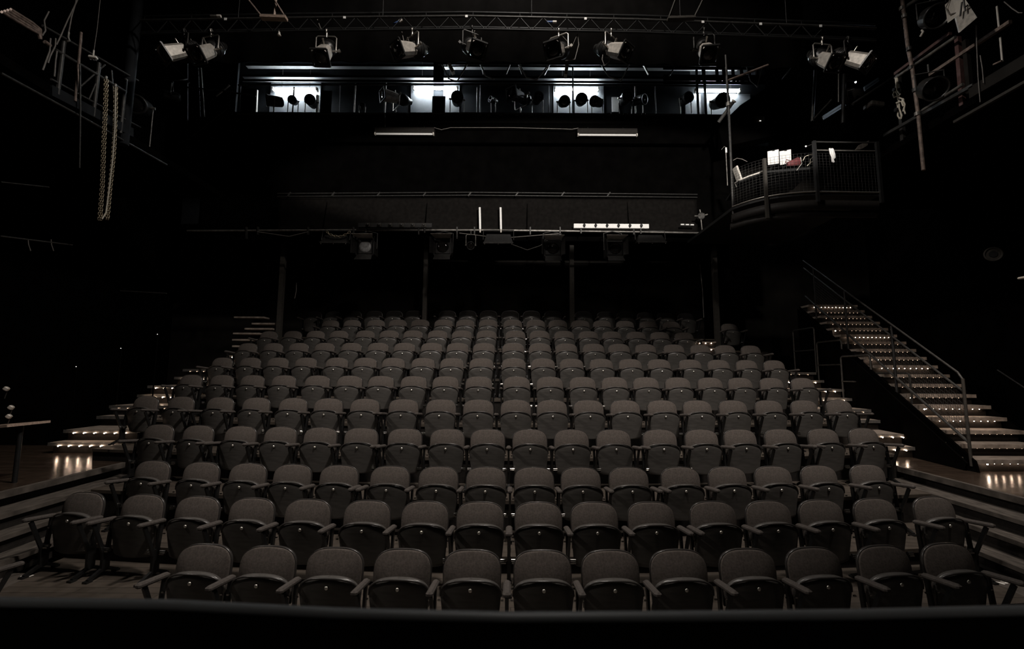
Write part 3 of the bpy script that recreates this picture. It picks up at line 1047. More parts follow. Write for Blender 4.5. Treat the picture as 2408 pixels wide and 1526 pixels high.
# hanging timber bracket near the ceiling
t = thing('hanging_bracket', 'timber cross piece hung from two steel straps above the truss at left', 'bracket', (0, 0, 0))
for (a, b) in (((575, -12), (617, 40)), ((642, -6), (672, 42))):
    MB().beam(at(a[0], a[1], 7.2), at(b[0], b[1], 7.3), 0.035, 0.02).build('strap', 'rust', t)
MB().beam(at(650, -10, 7.25), at(645, 38, 7.28), 0.03, 0.02).build('strap', 'wood', t)
MB().beam(at(614, 41, 7.3), at(674, 43, 7.3), 0.10, 0.05).build('cross_piece', 'wood', t)
t = thing('hanging_bracket', 'dark timber cross piece hung from two straps above the truss at right', 'bracket', (0, 0, 0))
for (a, b) in (((1590, -5), (1572, 44)), ((1655, -5), (1632, 42))):
    MB().beam(at(a[0], a[1], 7.2), at(b[0], b[1], 7.3), 0.03, 0.02).build('strap', 'post', t)
MB().beam(at(1570, 44, 7.3), at(1634, 42, 7.3), 0.08, 0.04).build('cross_piece', 'post', t)

# black border behind the truss
a, b = at(330, 149, 8.7), at(1900, 161, 8.7)
bd = MB()
n = 60
vs, fs = [], []
for i in range(n + 1):
    x = a.x + (b.x - a.x) * i / n
    z = a.z + (b.z - a.z) * i / n + 0.09 * (1 - (2 * i / n - 1) ** 2)
    yy = 8.7 + 0.03 * math.sin(i * 1.7) + 0.015 * math.sin(i * 4.1)
    vs += [(x, yy, z), (x, yy, ZT - 0.01), (x, yy + 0.02, z), (x, yy + 0.02, ZT - 0.01)]
for i in range(n):
    c, d = i * 4, i * 4 + 4
    fs += [(c, d, d + 1, c + 1), (c + 2, c + 3, d + 3, d + 2), (c, c + 2, d + 2, d)]
bd.add(vs, fs, True)
single('masking_border', bd, 'border', 'wide black cloth border hanging behind the row of spotlights', 'curtain')

# ------------------------------------------------------------------ lanterns standing on the gallery rail
YL = 11.15


def fresnel(px, py, pan, tilt, label, s=1.0, m='lampd', lensm='lens', stand=True, Y=YL, base=None, grp='lanterns on the back gallery rail'):
    c = at(px, py, Y)
    pan, tilt = math.radians(pan), math.radians(tilt)
    rt = rotm(pan, tilt)
    rp = Matrix.Rotation(pan, 3, 'Z')
    t = thing('stage_lantern', label, 'stage lantern', c, 0, grp)
    d = rt @ Vector((0, -1, 0))
    MB().lathe([(-0.20 * s, 0.07 * s), (-0.17 * s, 0.11 * s), (-0.02 * s, 0.125 * s), (0.12 * s, 0.125 * s), (0.13 * s, 0.14 * s), (0.17 * s, 0.14 * s), (0.17 * s, 0.115 * s), (0.14 * s, 0.11 * s)], (0, 0, 0), d, 16).build('body', m, t)
    MB().lathe([(0.13 * s, 0.112 * s), (0.145 * s, 0.10 * s), (0.155 * s, 0.02 * s)], (0, 0, 0), d, 16).build('lens', lensm, t)
    zz = -(0.30 * s if base is None else base)
    if not stand:
        zz = -zz
    MB().tube([rp @ Vector((-0.155 * s, 0, 0)), rp @ Vector((-0.155 * s, 0, zz * 0.9)), rp @ Vector((-0.12 * s, 0, zz)), rp @ Vector((0.12 * s, 0, zz)), rp @ Vector((0.155 * s, 0, zz * 0.9)), rp @ Vector((0.155 * s, 0, 0))], 0.012, 6).build('yoke', 'steel', t)
    for q_ in (-1, 1):
        MB().cyl(rp @ Vector((q_ * 0.11 * s, 0, 0)), rp @ Vector((q_ * 0.18 * s, 0, 0)), 0.02 * s, n=8).build('pan_knob', 'steel', t)
    MB().cyl((0, 0, zz), (0, 0, zz - (0.10 if stand else -0.10)), 0.018, n=8).build('clamp', 'dsteel', t)
    return t


FL = [(645, 238, -60, 10, 'black lantern aimed left at the lower left of the leftmost tube', 1.1), (690, 237, 12, 20, 'small round lantern below the leftmost tube', 0.8),
      (733, 240, 8, 10, 'black lantern below the right end of the leftmost tube', 1.0), (1075, 234, 8, 14, 'black lantern below the right end of the second tube', 1.15),
      (1160, 236, -50, 0, 'small bare lantern midway between the second and third tubes', 0.6), (1264, 232, 10, 10, 'round black lantern left of the third tube', 0.95),
      (1325, 240, 5, 25, 'black lantern below the left part of the third tube', 1.05), (1366, 236, -3, 22, 'black lantern below the middle of the third tube', 1.1),
      (1404, 240, -38, 18, 'black lantern turned aside below the right end of the third tube', 1.0), (1470, 232, 8, 10, 'round black lantern beside a white notice right of the third tube', 1.1),
      (1503, 236, 40, 15, 'black lantern with bright rim between the third and rightmost tubes', 1.0), (1612, 234, 10, 10, 'black lantern in the dark left of the rightmost tube', 1.0), (1690, 240, 4, 20, 'wide black lantern below the rightmost tube', 1.35), (852, 250, 20, 0, 'tiny lantern on the gallery rail left of the second tube', 0.5)]
for px, py, pan, tilt, lab, s in FL:
    c = at(px, py, YL)
    fresnel(px, py, pan, tilt, lab, s, base=max(0.12, c.z - zfl - 0.0))
prof_spot(932, 231, YL - 0.05, -62, 8, 'silver profile lantern standing on the gallery rail left of the second tube', 'lanterns on the back gallery rail', hang=False, sc=1.25, top=0.22)
prof_spot(1225, 229, YL - 0.05, -48, 12, 'black profile lantern standing on the gallery rail right of the middle', 'lanterns on the back gallery rail', hang=False, body='lampd', sc=1.3, top=0.22)
# vertical pipes and cloths in the gallery
for i, (px, y0, y1, lab) in enumerate(((833, 196, 262, 'thin upright pipe in the gallery between the first and second tubes'), (905, 195, 262, 'thin upright pipe by the silver lantern in the gallery'),
                                       (1122, 205, 262, 'thin upright pipe between the second and third tubes'), (1348, 60, 268, 'slim black upright crossing the third lit tube'),
                                       (688, 205, 262, 'slim black upright crossing the leftmost lit tube'), (1495, 200, 262, 'thin bright upright right of the third tube'),
                                       (1642, 165, 262, 'dark upright at the left of the rightmost tube'), (1660, 165, 262, 'second dark upright crossing the rightmost tube'))):
    Y = 11.4
    a, b = at(px, y0, Y), at(px, y1 + 3, Y)
    single('upright_pipe', MB().cyl((b.x, Y, zfl - 0.12), (b.x, Y, a.z), 0.02 if i not in (6, 7) else 0.035, n=8), 'steel' if i in (0, 1, 5) else 'black2', lab, 'pipe', 'uprights in the back gallery')
for i, (px0, px1, y0, y1, Y, lab) in enumerate(((1020, 1043, 152, 193, 11.3, 'black cloth strip hanging above the second lit tube'), (1017, 1046, 227, 280, 11.3, 'black panel below the middle of the second lit tube'), (756, 778, 214, 266, 11.5, 'black panel right of the leftmost tube'), (570, 600, 210, 262, 11.3, 'black angled flag at the left end of the gallery'))):
    a, b = at(px0, y0, Y), at(px1, y1, Y)
    single('black_flag', MB().bx(a.x, b.x, Y - 0.02, Y + 0.02, b.z if i == 0 else zfl - 0.12, a.z if i else a.z + 2.6), 'black', lab, 'panel')
for i, (px, y0, y1, lab) in enumerate(((603, 212, 262, 'bright upright tube standing at the left of the leftmost lit batten'), (747, 225, 262, 'bright upright tube at the right of the leftmost lit batten'), (1849, 212, 270, 'pale upright tube on the right far from the battens'))):
    Y = 11.75 if i < 2 else 10.5
    a, b = at(px, y0, Y), at(px, y1, Y)
    single('upright_tube', MB().cyl((b.x, Y, zfl - 0.12) if i < 2 else b, a, 0.045, n=10), 'cream', lab, 'tube')
p, q = at(1441, 221, 12.2), at(1458, 256, 12.2)
single('notice', MB().bx(p.x, q.x, 12.345, 12.372, q.z, p.z), 'white', 'white paper notice beside a round lantern right of the third tube', 'notice')
rack = thing('hanging_rack', 'dark pipe behind the black border with metal arms and looped cables hanging down', 'rack', (0, 0, 0))
MB().tube([at(1030, 150, 10.6), at(1450, 150, 10.6), at(1860, 156, 10.6)], 0.03, 8).build('pipe', 'black2', rack)
for px in (1100, 1400, 1700):
    a = at(px, 150, 10.6)
    MB().cyl(a, (a.x, a.y, ZT), 0.012, n=6).build('hanger', 'black2', rack)
for pts in ([(1130, 152), (1142, 178), (1162, 187)], [(1222, 152), (1238, 182), (1262, 188), (1290, 152)], [(1414, 152), (1432, 180), (1460, 190), (1480, 152)],
            [(1040, 152), (1055, 185), (1075, 192), (1098, 152)], [(1755, 154), (1765, 190), (1780, 205), (1795, 154)]):
    MB().tube([at(a, b, 10.55) for a, b in pts], 0.018, 6).build('cable_loop', 'cable', rack)
for a, b in (((1131, 152), (1137, 174)), ((1199, 152), (1190, 174)), ((1220, 152), (1228, 174)), ((1292, 152), (1280, 176)), ((1590, 152), (1574, 178)), ((1862, 156), (1836, 192)), ((1513, 152), (1525, 175))):
    MB().beam(at(*a, 10.6), at(*b, 10.6), 0.05, 0.03).build('arm', 'steel', rack)
for i, (a, b, lab) in enumerate((((1057, 158), (1066, 172), 'small white lamp box above the second tube'), ((1336, 158), (1330, 178), 'small white lamp box above the third tube'))):
    single('lamp_box', MB().beam(at(a[0] - 2, 149, 10.62), at(*b, 10.62), 0.13, 0.08), 'cream', lab, 'box')
# lattice clutter above the rightmost tube
t = thing('lattice_girder', 'black lattice girder in front of the lit wall above the rightmost tube', 'girder', (0, 0, 0))
p, q = at(1640, 163, 12.25), at(1780, 190, 12.25)
MB().bx(p.x - .2, q.x, 12.28, 12.3, q.z, p.z + .2).build('back_board', 'pale', t)
lt = MB()
for py in (160, 179, 186, 194):
    lt.beam(at(1560, py, 11.5), at(1800, py + 1, 11.5), 0.05, 0.06)
for px in (1652, 1684, 1700, 1722, 1742, 1760, 1778):
    lt.beam(at(px, 150, 11.5), at(px + 4, 196, 11.5), 0.06, 0.06)
for px in (1640, 1690, 1730, 1770):
    lt.beam(at(px, 194, 11.45), at(px + 22, 178, 11.45), 0.03, 0.03)
lt.build('lattice', 'black', t)

# two unlit fluorescent fittings on the gallery front, joined by a cable
for i, (x0, x1, lab) in enumerate(((881, 1021, 'left unlit fluorescent fitting on the black gallery front'), (1358, 1499, 'right unlit fluorescent fitting on the black gallery front'))):
    a, b = at(x0, 312, 10.75), at(x1, 312, 10.75)
    zt, zb = at(950, 299, 10.75).z, at(950, 317, 10.75).z
    t = thing('fluorescent_fitting', lab, 'fluorescent light', ((a.x + b.x) / 2, 10.75, zb), 0, 'unlit fluorescent fittings')
    L = b.x - a.x
    MB().prism([(-L / 2, 0.0, 0.05), (-L / 2, 0.0, zt - zb), (-L / 2, 0.16, zt - zb + .02), (-L / 2, 0.16, 0.05)], (L, 0, 0)).build('reflector', 'fascia', t)
    rb = MB()
    for z_ in (0.065, 0.10, 0.135):
        rb.bx(-L / 2, L / 2, -0.012, 0.0, z_, z_ + 0.012)
    rb.build('ribs', 'post', t)
    MB().cyl((-L / 2 + 0.04, 0.0, 0.022), (L / 2 - 0.04, 0.0, 0.022), 0.026, n=10).build('tube', 'white', t)
    for s in (-1, 1):
        MB().box((s * (L / 2 - 0.015), 0.0, 0.025), (0.03, 0.06, 0.06)).build('end_cap', 'cream', t)
    for s in (-1, 1):
        MB().cyl((s * L * 0.3, 0.08, zt - zb), (s * L * 0.3, 0.30, zt - zb + 0.2), 0.012, n=6).build('bracket', 'dsteel', t)
cb = [at(x_, y_, 10.74) for x_, y_ in ((1021, 300), (1038, 305), (1060, 300), (1200, 300), (1320, 303), (1345, 304), (1360, 301))]
single('cable', MB().tube(cb, 0.008, 6), 'cable', 'thin cable strung between the two unlit fluorescent fittings', 'cable')
single('cable', MB().tube([at(905, 240, 10.74), at(905, 270, 10.74), at(906, 298, 10.74)], 0.007, 6), 'cable', 'thin cable dropping from the gallery to the left unlit fitting', 'cable')

# rail and masking cloth below
t = thing('pipe_ladder', 'long twin pipe rail holding the dark cloth above the lighting bar', 'rail', (0, 0, 0))
for py, nm in ((453, 'upper_pipe'), (460, 'lower_pipe')):
    MB().tube([at(652, py + 2, 11.0), at(1100, py - 1, 11.0), at(1640, py + 4, 11.0)], 0.012, 6).build(nm, 'dsteel', t)
for px in (680, 783, 890, 998, 1104, 1215, 1323, 1431):
    MB().beam(at(px - 3, 461, 10.99), at(px + 4, 452, 10.99), 0.03, 0.03).build('bracket', 'dsteel', t)
cl = MB()
n, m_ = 90, 10
vs, fs = [], []
p, q = at(652, 462, 11.02), at(1640, 466, 11.02)
zb = at(1100, 545, 11.02).z
for i in range(n + 1):
    for j in range(m_ + 1):
        u, v = i / n, j / m_
        x = p.x + (q.x - p.x) * u
        z = p.z + (zb - p.z) * v
        sw = 0.035 * math.sin(26 * u - 6 * v * (1 - u)) * math.exp(-2.2 * u) * (0.3 + v) + 0.006 * math.sin(70 * u + 3 * v)
        vs.append((x, 11.06 + sw, z))
for i in range(n):
    for j in range(m_):
        a = i * (m_ + 1) + j
        fs.append((a, a + 1, a + m_ + 2, a + m_ + 1))
cl.add(vs, fs, True)
o = single('masking_cloth', cl, 'drape', 'dark grey cloth with soft folds stretched above the lighting bar', 'curtain')
md = o.modifiers.new('thick', 'SOLIDIFY')
md.thickness = 0.008

# lighting bar
YBAR = 10.9
bar = thing('lighting_bar', 'long horizontal lighting bar above the back rows hung with lanterns', 'lighting bar', (0, 0, 0))
MB().tube([at(440, 543, YBAR), at(800, 541, YBAR), at(1150, 541, YBAR), at(1500, 545, YBAR), at(1650, 548, YBAR)], 0.024, 8).build('pipe', 'steel', bar)
for px in (580, 607, 725, 832, 985, 1075, 1116, 1247, 1317, 1490):
    a = at(px, 534, YBAR - 0.03)
    b = at(px, 562 if px in (580, 832, 1075, 1317) else 552, YBAR - 0.03)
    MB().beam(a, b, 0.05, 0.03).build('clamp', 'dsteel', bar)
for px in (520, 760, 1000, 1240, 1480):
    a = at(px, 541, YBAR + 0.03)
    MB().cyl(a, (a.x, YBAR + 0.2, a.z + 0.9), 0.010, n=6).build('hanger', 'black', bar)
bar_cab = [([(605, 545), (680, 556), (725, 545)], 'left'), ([(1080, 548), (1180, 560), (1317, 549)], 'middle'), ([(1205, 575), (1240, 588), (1270, 578), (1300, 556)], 'looping')]
for pts, nm in bar_cab:
    single('bar_cable', MB().tube([at(a, b, YBAR - 0.05) for a, b in pts], 0.010, 6), 'cable', nm + ' cable strung under the lighting bar', 'cable')


def flood(px0, px1, py0, py1, label, flip=1):
    Y = YBAR - 0.1
    a, b = at(px0, py1, Y), at(px1, py1, Y)
    zt, zb_ = at((px0 + px1) / 2, py0, Y).z, at((px0 + px1) / 2, py1, Y).z
    h = zt - zb_
    t = thing('floodlight', label, 'floodlight', ((a.x + b.x) / 2, Y, zb_), 0, 'wide floodlights on the lighting bar')
    L = (b.x - a.x) / 2
    vs = [(-L, -0.10, 0), (L, -0.10, 0), (L, 0.14, 0.02), (-L, 0.14, 0.02), (-L * 0.82, 0.02, h), (L * 0.82, 0.02, h), (L * 0.82, 0.12, h), (-L * 0.82, 0.12, h)]
    MB().add(vs, [(0, 1, 5, 4), (1, 2, 6, 5), (2, 3, 7, 6), (3, 0, 4, 7), (4, 5, 6, 7), (3, 2, 1, 0)]).build('housing', 'lampd', t)
    MB().bx(-L - 0.01, L + 0.01, -0.115, -0.09, -0.025, 0.01).build('front_lip', 'dsteel', t)
    for s in (-0.93, 0, 0.93):
        MB().ball((s * L, -0.112, -0.045), 0.012, 6, 4).build('screw', 'steel', t)
    MB().tube([(-L - 0.02, 0.02, h * 0.4), (-L - 0.02, 0.08, h + 0.12), (L + 0.02, 0.08, h + 0.12), (L + 0.02, 0.02, h * 0.4)], 0.012, 6).build('bracket', 'dsteel', t)


flood(757, 819, 552, 572, 'wide black floodlight under the draped chain at the left of the lighting bar')
flood(1138, 1206, 550, 573, 'wide black floodlight below the white tubes in the middle of the lighting bar')
flood(1497, 1564, 552, 571, 'wide black floodlight near the right end of the lighting bar')


def barndoor(px, py, label, lensm, lit=False):
    Y = YBAR - 0.15
    c = at(px, py, Y)
    t = thing('fresnel_lantern', label, 'stage lantern', c, 0, 'barn door lanterns on the lighting bar')
    MB().rbox((0, 0.06, 0), (0.40, 0.40, 0.38), 0.03).build('body', 'lampd', t)
    MB().lathe([(0.0, 0.145), (0.02, 0.14), (0.035, 0.08), (0.04, 0.01)], (0, -0.13, 0), (0, -1, 0), 20).build('lens', lensm, t)
    fr = MB()
    for a, b in (((-.2, -.2), (.2, -.2)), ((-.2, .2), (.2, .2)), ((-.2, -.2), (-.2, .2)), ((.2, -.2), (.2, .2))):
        fr.beam((a[0], -0.15, a[1]), (b[0], -0.15, b[1]), 0.025, 0.025)
    fr.build('door_frame', 'lampd', t)
    MB().prism([(-0.18, -0.16, 0.2), (0.18, -0.16, 0.2), (0.25, -0.42, 0.235), (-0.25, -0.42, 0.235)], (0, 0, 0.006)).build('top_door', 'lamp', t)  # light from above put into the colour: paler than the other doors
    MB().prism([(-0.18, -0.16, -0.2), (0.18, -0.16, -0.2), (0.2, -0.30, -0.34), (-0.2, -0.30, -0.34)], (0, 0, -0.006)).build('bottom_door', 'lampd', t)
    for s in (-1, 1):
        MB().prism([(s * 0.2, -0.16, -0.17), (s * 0.2, -0.16, 0.17), (s * 0.27, -0.34, 0.2), (s * 0.27, -0.34, -0.2)], (s * 0.005, 0, 0)).build('side_door', 'lampd', t)
    h_ = at(px, 541, Y).z - c.z
    MB().tube([(-0.22, 0.05, 0), (-0.22, 0.08, h_ - 0.06), (0, 0.1, h_), (0.22, 0.08, h_ - 0.06), (0.22, 0.05, 0)], 0.012, 6).build('yoke', 'dsteel', t)


barndoor(863, 584, 'barn door lantern with a pale round lens left of the bar middle', 'frost')
barndoor(1043, 584, 'barn door lantern with dark lens just left of the white tubes', 'lens')
barndoor(1299, 587, 'barn door lantern right of the bar middle beside the cable loop', 'lens')
barndoor(1443, 587, 'barn door lantern below the white batten of lamps', 'lens')
fresnel(1107, 577, 5, 20, 'small round lantern on the bar between the barn door lanterns', 0.75, stand=False, Y=YBAR - 0.1, base=0.27, grp='small lanterns on the lighting bar')


def batten(px0, px1, py0, py1, m, lm, n, label, Y):
    a, b = at(px0, py1, Y), at(px1, py1 + 1, Y)
    h = at(px0, py0, Y).z - a.z
    t = thing('lamp_batten', label, 'lamp batten', a, math.atan2(0, 1), None)
    d = b - a
    MB().beam((0, 0, h / 2), (d.x, d.y, d.z + h / 2), 0.08, h).build('housing', m, t)
    for i in range(n):
        f_ = (i + 0.35) / n if n > 6 else (i + 0.9) / (n + 0.6)
        c = d * f_ + Vector((0, -0.05, h / 2))
        pc = MB().box(c, (0.10 if lm == 'post' else 0.03, 0.03, h * 0.85)).build('lamp_holder', lm, t)
        MB().ball(c + Vector((0, -0.035, 0)), 0.035, 8, 5).build('bulb', 'lampd' if lm == 'lampd' else 'dsteel', pc)
    for f_ in (0.1, 0.9):
        MB().beam(d * f_ + Vector((0, 0.02, 0.02)), d * f_ + Vector((0, 0.02, -0.12)), 0.03, 0.02).build('bracket', 'dsteel', t)


batten(843, 1016, 525, 535, 'lampd', 'post', 6, 'dark batten of six lamps lying above the bar at left', YBAR - 0.1)
batten(1349, 1525, 527, 537, 'white', 'lampd', 6, 'bright white batten with dark lamp holders above the bar at right', YBAR - 0.1)
for px, lab in ((1128, 'left of two upright white tubes standing on the lighting bar'), (1177, 'right of two upright white tubes standing on the lighting bar')):
    a, b = at(px + 1, 545, YBAR - 0.06), at(px, 488, YBAR - 0.06)
    t = thing('upright_tube', lab, 'tube', a, 0, 'white tubes on the lighting bar')
    MB().cyl((0, 0, 0.06), b - a, 0.027, n=10).build('tube', 'white', t)
    MB().cyl((0, 0, -0.02), (0, 0, 0.07), 0.018, n=8).build('socket', 'cream', t)
# draped chain on the bar
def chain_links(pts, ll, r, wd):
    mb = MB()
    acc = [0]
    for a, b in zip(pts[:-1], pts[1:]):
        acc.append(acc[-1] + (b - a).length)
    n = int(acc[-1] / (ll * 0.72))
    for i in range(n):
        s = (i + 0.5) / n * acc[-1]
        for j in range(len(pts) - 1):
            if acc[j] <= s <= acc[j + 1]:
                f_ = (s - acc[j]) / max(1e-6, acc[j + 1] - acc[j])
                c = pts[j].lerp(pts[j + 1], f_)
                tg = (pts[j + 1] - pts[j]).normalized()
                break
        q = tg.to_track_quat('Z', 'Y').to_matrix()
        ang = (0.35 if i % 2 else 0.35 + PI / 2)
        rr = q @ Matrix.Rotation(ang, 3, 'Z')
        loop = [c + rr @ Vector((wd / 2 * math.sin(2 * PI * k / 10), 0, (ll / 2) * math.cos(2 * PI * k / 10))) for k in range(10)]
        mb.tube(loop, r, 4, True)
    return mb


pts = [at(a, b, YBAR - 0.22) for a, b in ((768, 544), (775, 551), (787, 555), (800, 556), (812, 552), (823, 545))]
single('draped_chain', chain_links(pts, 0.075, 0.009, 0.045), 'chain', 'short metal chain draped from the left part of the lighting bar', 'chain')
# end of the bar: round lantern with knobs and a small lit strip
c = at(1649, 508, YBAR - 0.3)
t = thing('ring_lantern', 'small round lantern with three knobs at the right end of the lighting bar', 'stage lantern', c, 0)
MB().lathe([(-0.12, 0.06), (0, 0.085), (0.02, 0.085), (0.02, 0.07)], (0, 0, 0), (0, -1, 0), 18).build('body', 'dsteel', t)
gr = MB()
for k in (-0.04, -0.015, 0.015, 0.04):
    gr.beam((-0.065, -0.022, k - 0.015), (0.065, -0.022, k + 0.015), 0.008, 0.006)
gr.build('grille', 'steel', t)
for a in (100, 15, 180):
    a = math.radians(a)
    MB().cyl((0.09 * math.cos(a), 0, 0.09 * math.sin(a)), (0.16 * math.cos(a), 0, 0.16 * math.sin(a)), 0.016, n=6).build('knob', 'steel', t)
b = at(1652, 548, YBAR - 0.3) - c
MB().cyl((0, 0.02, -0.08), b, 0.014, n=6).build('stem', 'steel', t)
p, q = at(1600, 528, YBAR - 0.15), at(1632, 529, YBAR - 0.15)
t = thing('lamp_strip', 'tiny white lamp strip near the right end of the lighting bar', 'lamp', p)
MB().beam((0, 0.02, 0), q - p + Vector((0, 0.02, 0)), 0.04, 0.05).build('housing', 'dsteel', t)
for f_ in (0.14, 0.5, 0.86):
    MB().rbox((q - p) * f_ + Vector((0, -0.01, 0)), (0.085, 0.02, 0.03), 0.006).build('lamp', 'white', t)
single('support_arm', MB().beam(at(1650, 552, 10.6), at(1715, 517, 9.6), 0.03, 0.03), 'post', 'thin dark arm running from the bar end towards the right balcony', 'arm')

# ------------------------------------------------------------------ left side gallery
GXL = -7.0
t = thing('side_gallery', 'dark steel side gallery with rails along the left wall', 'gallery', (0, 0, 0))


def L(px, py, dx=0.0):
    return atx(px, py, GXL + dx)


z_g = L(300, 337).z
MB().bx(-9.9, GXL - 0.02, 2.7, 10.6, z_g + 0.06, z_g + 0.20).build('deck', 'black', t)
MB().tube([L(2, 172), L(200, 279), L(392, 388)], 0.02, 6).build('lower_pipe', 'dsteel', t)
MB().beam(L(119, 212), L(311, 312), 0.05, 0.16).build('edge_beam', 'gwall', t)
MB().tube([L(130, 117), L(296, 216)], 0.028, 8).build('hand_rail', 'dsteel', t)
MB().tube([L(100, 60), L(325, 190)], 0.02, 8).build('top_rail', 'dsteel', t)
MB().tube([L(120, 186), L(330, 300)], 0.018, 8).build('mid_rail', 'dsteel', t)
for px, py in ((150, 128), (233, 178), (296, 216)):
    a = L(px, py - 30)
    MB().cyl((GXL, a.y, z_g + 0.1), a, 0.03, n=8).build('upright', 'dsteel', t)
for a, b in (((247, 152), (190, 203)), ((228, 190), (208, 236)), ((262, 165), (268, 235))):
    MB().tube([L(*a), L(*b)], 0.014, 6).build('brace', 'dsteel', t)
single('steel_column', MB().cyl((GXL - 0.05, L(306, 230).y, z_g - 0.05), (GXL - 0.05, L(306, 230).y, ZT), 0.09, n=10), 'gwall', 'thick dark column rising past the left gallery', 'column')
t = thing('pipe_bundle', 'bundle of grey pipes running along the top left corner', 'pipes', (0, 0, 0))
for k in range(4):
    MB().tube([L(4 + k * 7, 28 - k * 2 + (0 if k else 0)), L(60 + k * 5, 62 - k * 3), L(90 + k * 1.5, 78 - k * 3), L(95, 92 - k * 2)], 0.022, 6).build('pipe', 'rust', t)
MB().tube([L(105, 98), L(118, 108)], 0.03, 6).build('coupling', 'rust', t)
single('scaffold_pole', MB().tube([L(191, 76, 0.03), L(177, 238, 0.03)], 0.020, 8), 'rust', 'pale upright pole in front of the left gallery', 'pole')
for i, (pts, lab) in enumerate((([(182, 0), (160, 45), (142, 86), (133, 105)], 'long pale cable slanting down from the top edge at left'), ([(178, 6), (168, 40), (160, 84)], 'second thin cable with a hook from the top edge at left'),
                                ([(119, 90), (117, 120), (108, 145), (101, 165)], 'left of two bent cables dropping past the left gallery'), ([(131, 90), (130, 108), (118, 132), (113, 148)], 'right of two bent cables dropping past the left gallery'),
                                ([(115, 27), (104, 48), (107, 72), (99, 84)], 'twisted cable loop beside the corner pipes'), ([(134, 120), (131, 142), (128, 180)], 'short broken conduit below the left hand rail'))):
    single('hanging_cable', MB().tube(([L(*pts[0], 0.02) + Vector((0, 0, 2.6))] if i < 2 else []) + [L(a, b, 0.02) for a, b in pts], 0.010, 6), 'cable', lab, 'cable', 'cables hanging at the left gallery')
p = L(160, 88, 0.02)
single('rigging_hook', MB().tube([p + Vector((0, 0, 0.09)), p, p + Vector((0.03, 0, -0.05)), p + Vector((-0.03, 0, -0.08)), p + Vector((-0.05, 0, -0.03))], 0.016, 6), 'steel', 'small metal hook at the end of the thin cable top left', 'hook')
p = L(219, 135, 0.4)
t = thing('junction_box', 'small pale junction box hanging near the left gallery', 'box', p, 0.3)
MB().rbox((0, 0, 0), (0.11, 0.06, 0.04), 0.008).build('box', 'cream', t)
MB().cyl((0.0, 0, 0.02), (0.0, 0, 0.12), 0.012, n=6).build('stem', 'cream', t)
MB().tube([(0, 0, 0.1), (0.01, 0, 0.5), (0.0, 0, 2.2)], 0.005, 5).build('wire', 'cable', t)
for k in (-0.03, 0.01, 0.04):
    MB().cyl((k, 0, -0.02), (k, 0, -0.05), 0.012, n=6).build('socket', 'lampd', t)
for (pts, lab, w_) in (([(249, 186), (248, 230), (245, 300), (243, 342), (240, 430), (234, 517)], 'left of two pale hanging chains at the left gallery', 0.055), ([(271, 204), (271, 250), (268, 330), (266, 366), (258, 440), (251, 516)], 'right of two pale hanging chains at the left gallery', 0.055)):
    P = [L(a, b, 0.1) for a, b in pts]
    t = thing('hanging_chain', lab, 'chain', P[0], 0, 'hanging chains')
    for o_, nm in ((Vector((-0.013, 0, 0)), 'strand'), (Vector((0.015, 0.01, 0)), 'strand')):
        n_ = len(P) if o_.x < 0 else len(P)
        chain_links([p_ - P[0] + o_ for p_ in P], 0.056, 0.0058, 0.030).build(nm, 'chain', t)
    MB().cyl((0, 0, 0.0), (0, 0, 0.05), 0.02, n=8).build('shackle', 'steel', t)
pts = [(272, 205), (270, 300), (265, 372), (255, 455), (249, 500), (240, 515)]
single('hanging_rope', MB().tube([L(a, b, 0.14) for a, b in pts], 0.011, 6), 'rope', 'thin rope hanging along the right chain at the left gallery', 'rope')
single('hanging_cable', MB().tube([L(188, 151, 0.1), L(189, 260, 0.1), L(188, 330, 0.1), L(187, 395, 0.1)], 0.012, 6), 'dsteel', 'dark plumb cable hanging below the left gallery', 'cable', 'cables hanging at the left gallery')
fresnel(403, 226, -60, 0, 'lantern with beige front hanging at the far end of the left gallery', 0.9, stand=False, Y=10.2, base=0.27, lensm='wood', grp='lanterns at the left gallery')
fresnel(330, 250, 20, 20, 'dark boxy lantern at the far end of the left gallery', 1.5, stand=True, Y=9.3, base=at(330, 250, 9.3).z - z_g - 0.30, grp='lanterns at the left gallery')
t = thing('ladder_tower', 'dark steel frame with ladder and slanting arms left of the leftmost lit tube', 'frame', (0, 0, 0))
for i, (a, b, nm) in enumerate((((400, 148), (445, 195), 'brace'), ((440, 120), (440, 356), 'upright'), ((472, 160), (480, 275), 'ladder_stile'), ((465, 160), (470, 275), 'ladder_stile'), ((508, 226), (540, 200), 'arm'), ((440, 330), (535, 255), 'stay_wire'), ((500, 210), (602, 226), 'cross_bar'), ((440, 205), (510, 212), 'cross_bar'))):
    MB().tube([at(*a, 10.6), at(*b, 10.6)], 0.022 if i not in (5,) else 0.010, 6).build(nm, 'steel' if i in (2, 4) else 'dsteel', t)
MB().tube([at(380, 189, 10.2), at(420, 189, 10.2), at(440, 186, 10.6)], 0.018, 6).build('cross_bar', 'dsteel', t)
for k in range(9):
    y = 165 + 12 * k
    MB().tube([at(465.3 + .5 * k, y, 10.6), at(472.5 + .8 * k, y, 10.6)], 0.012, 5).build('ladder_rung', 'dsteel', t)
struct('wall_gallery_left', MB().bx(-8.6, at(560, 200, 11.5).x, 11.45, 11.52, z_g - 0.3, ZT - 0.3), 'gwall')
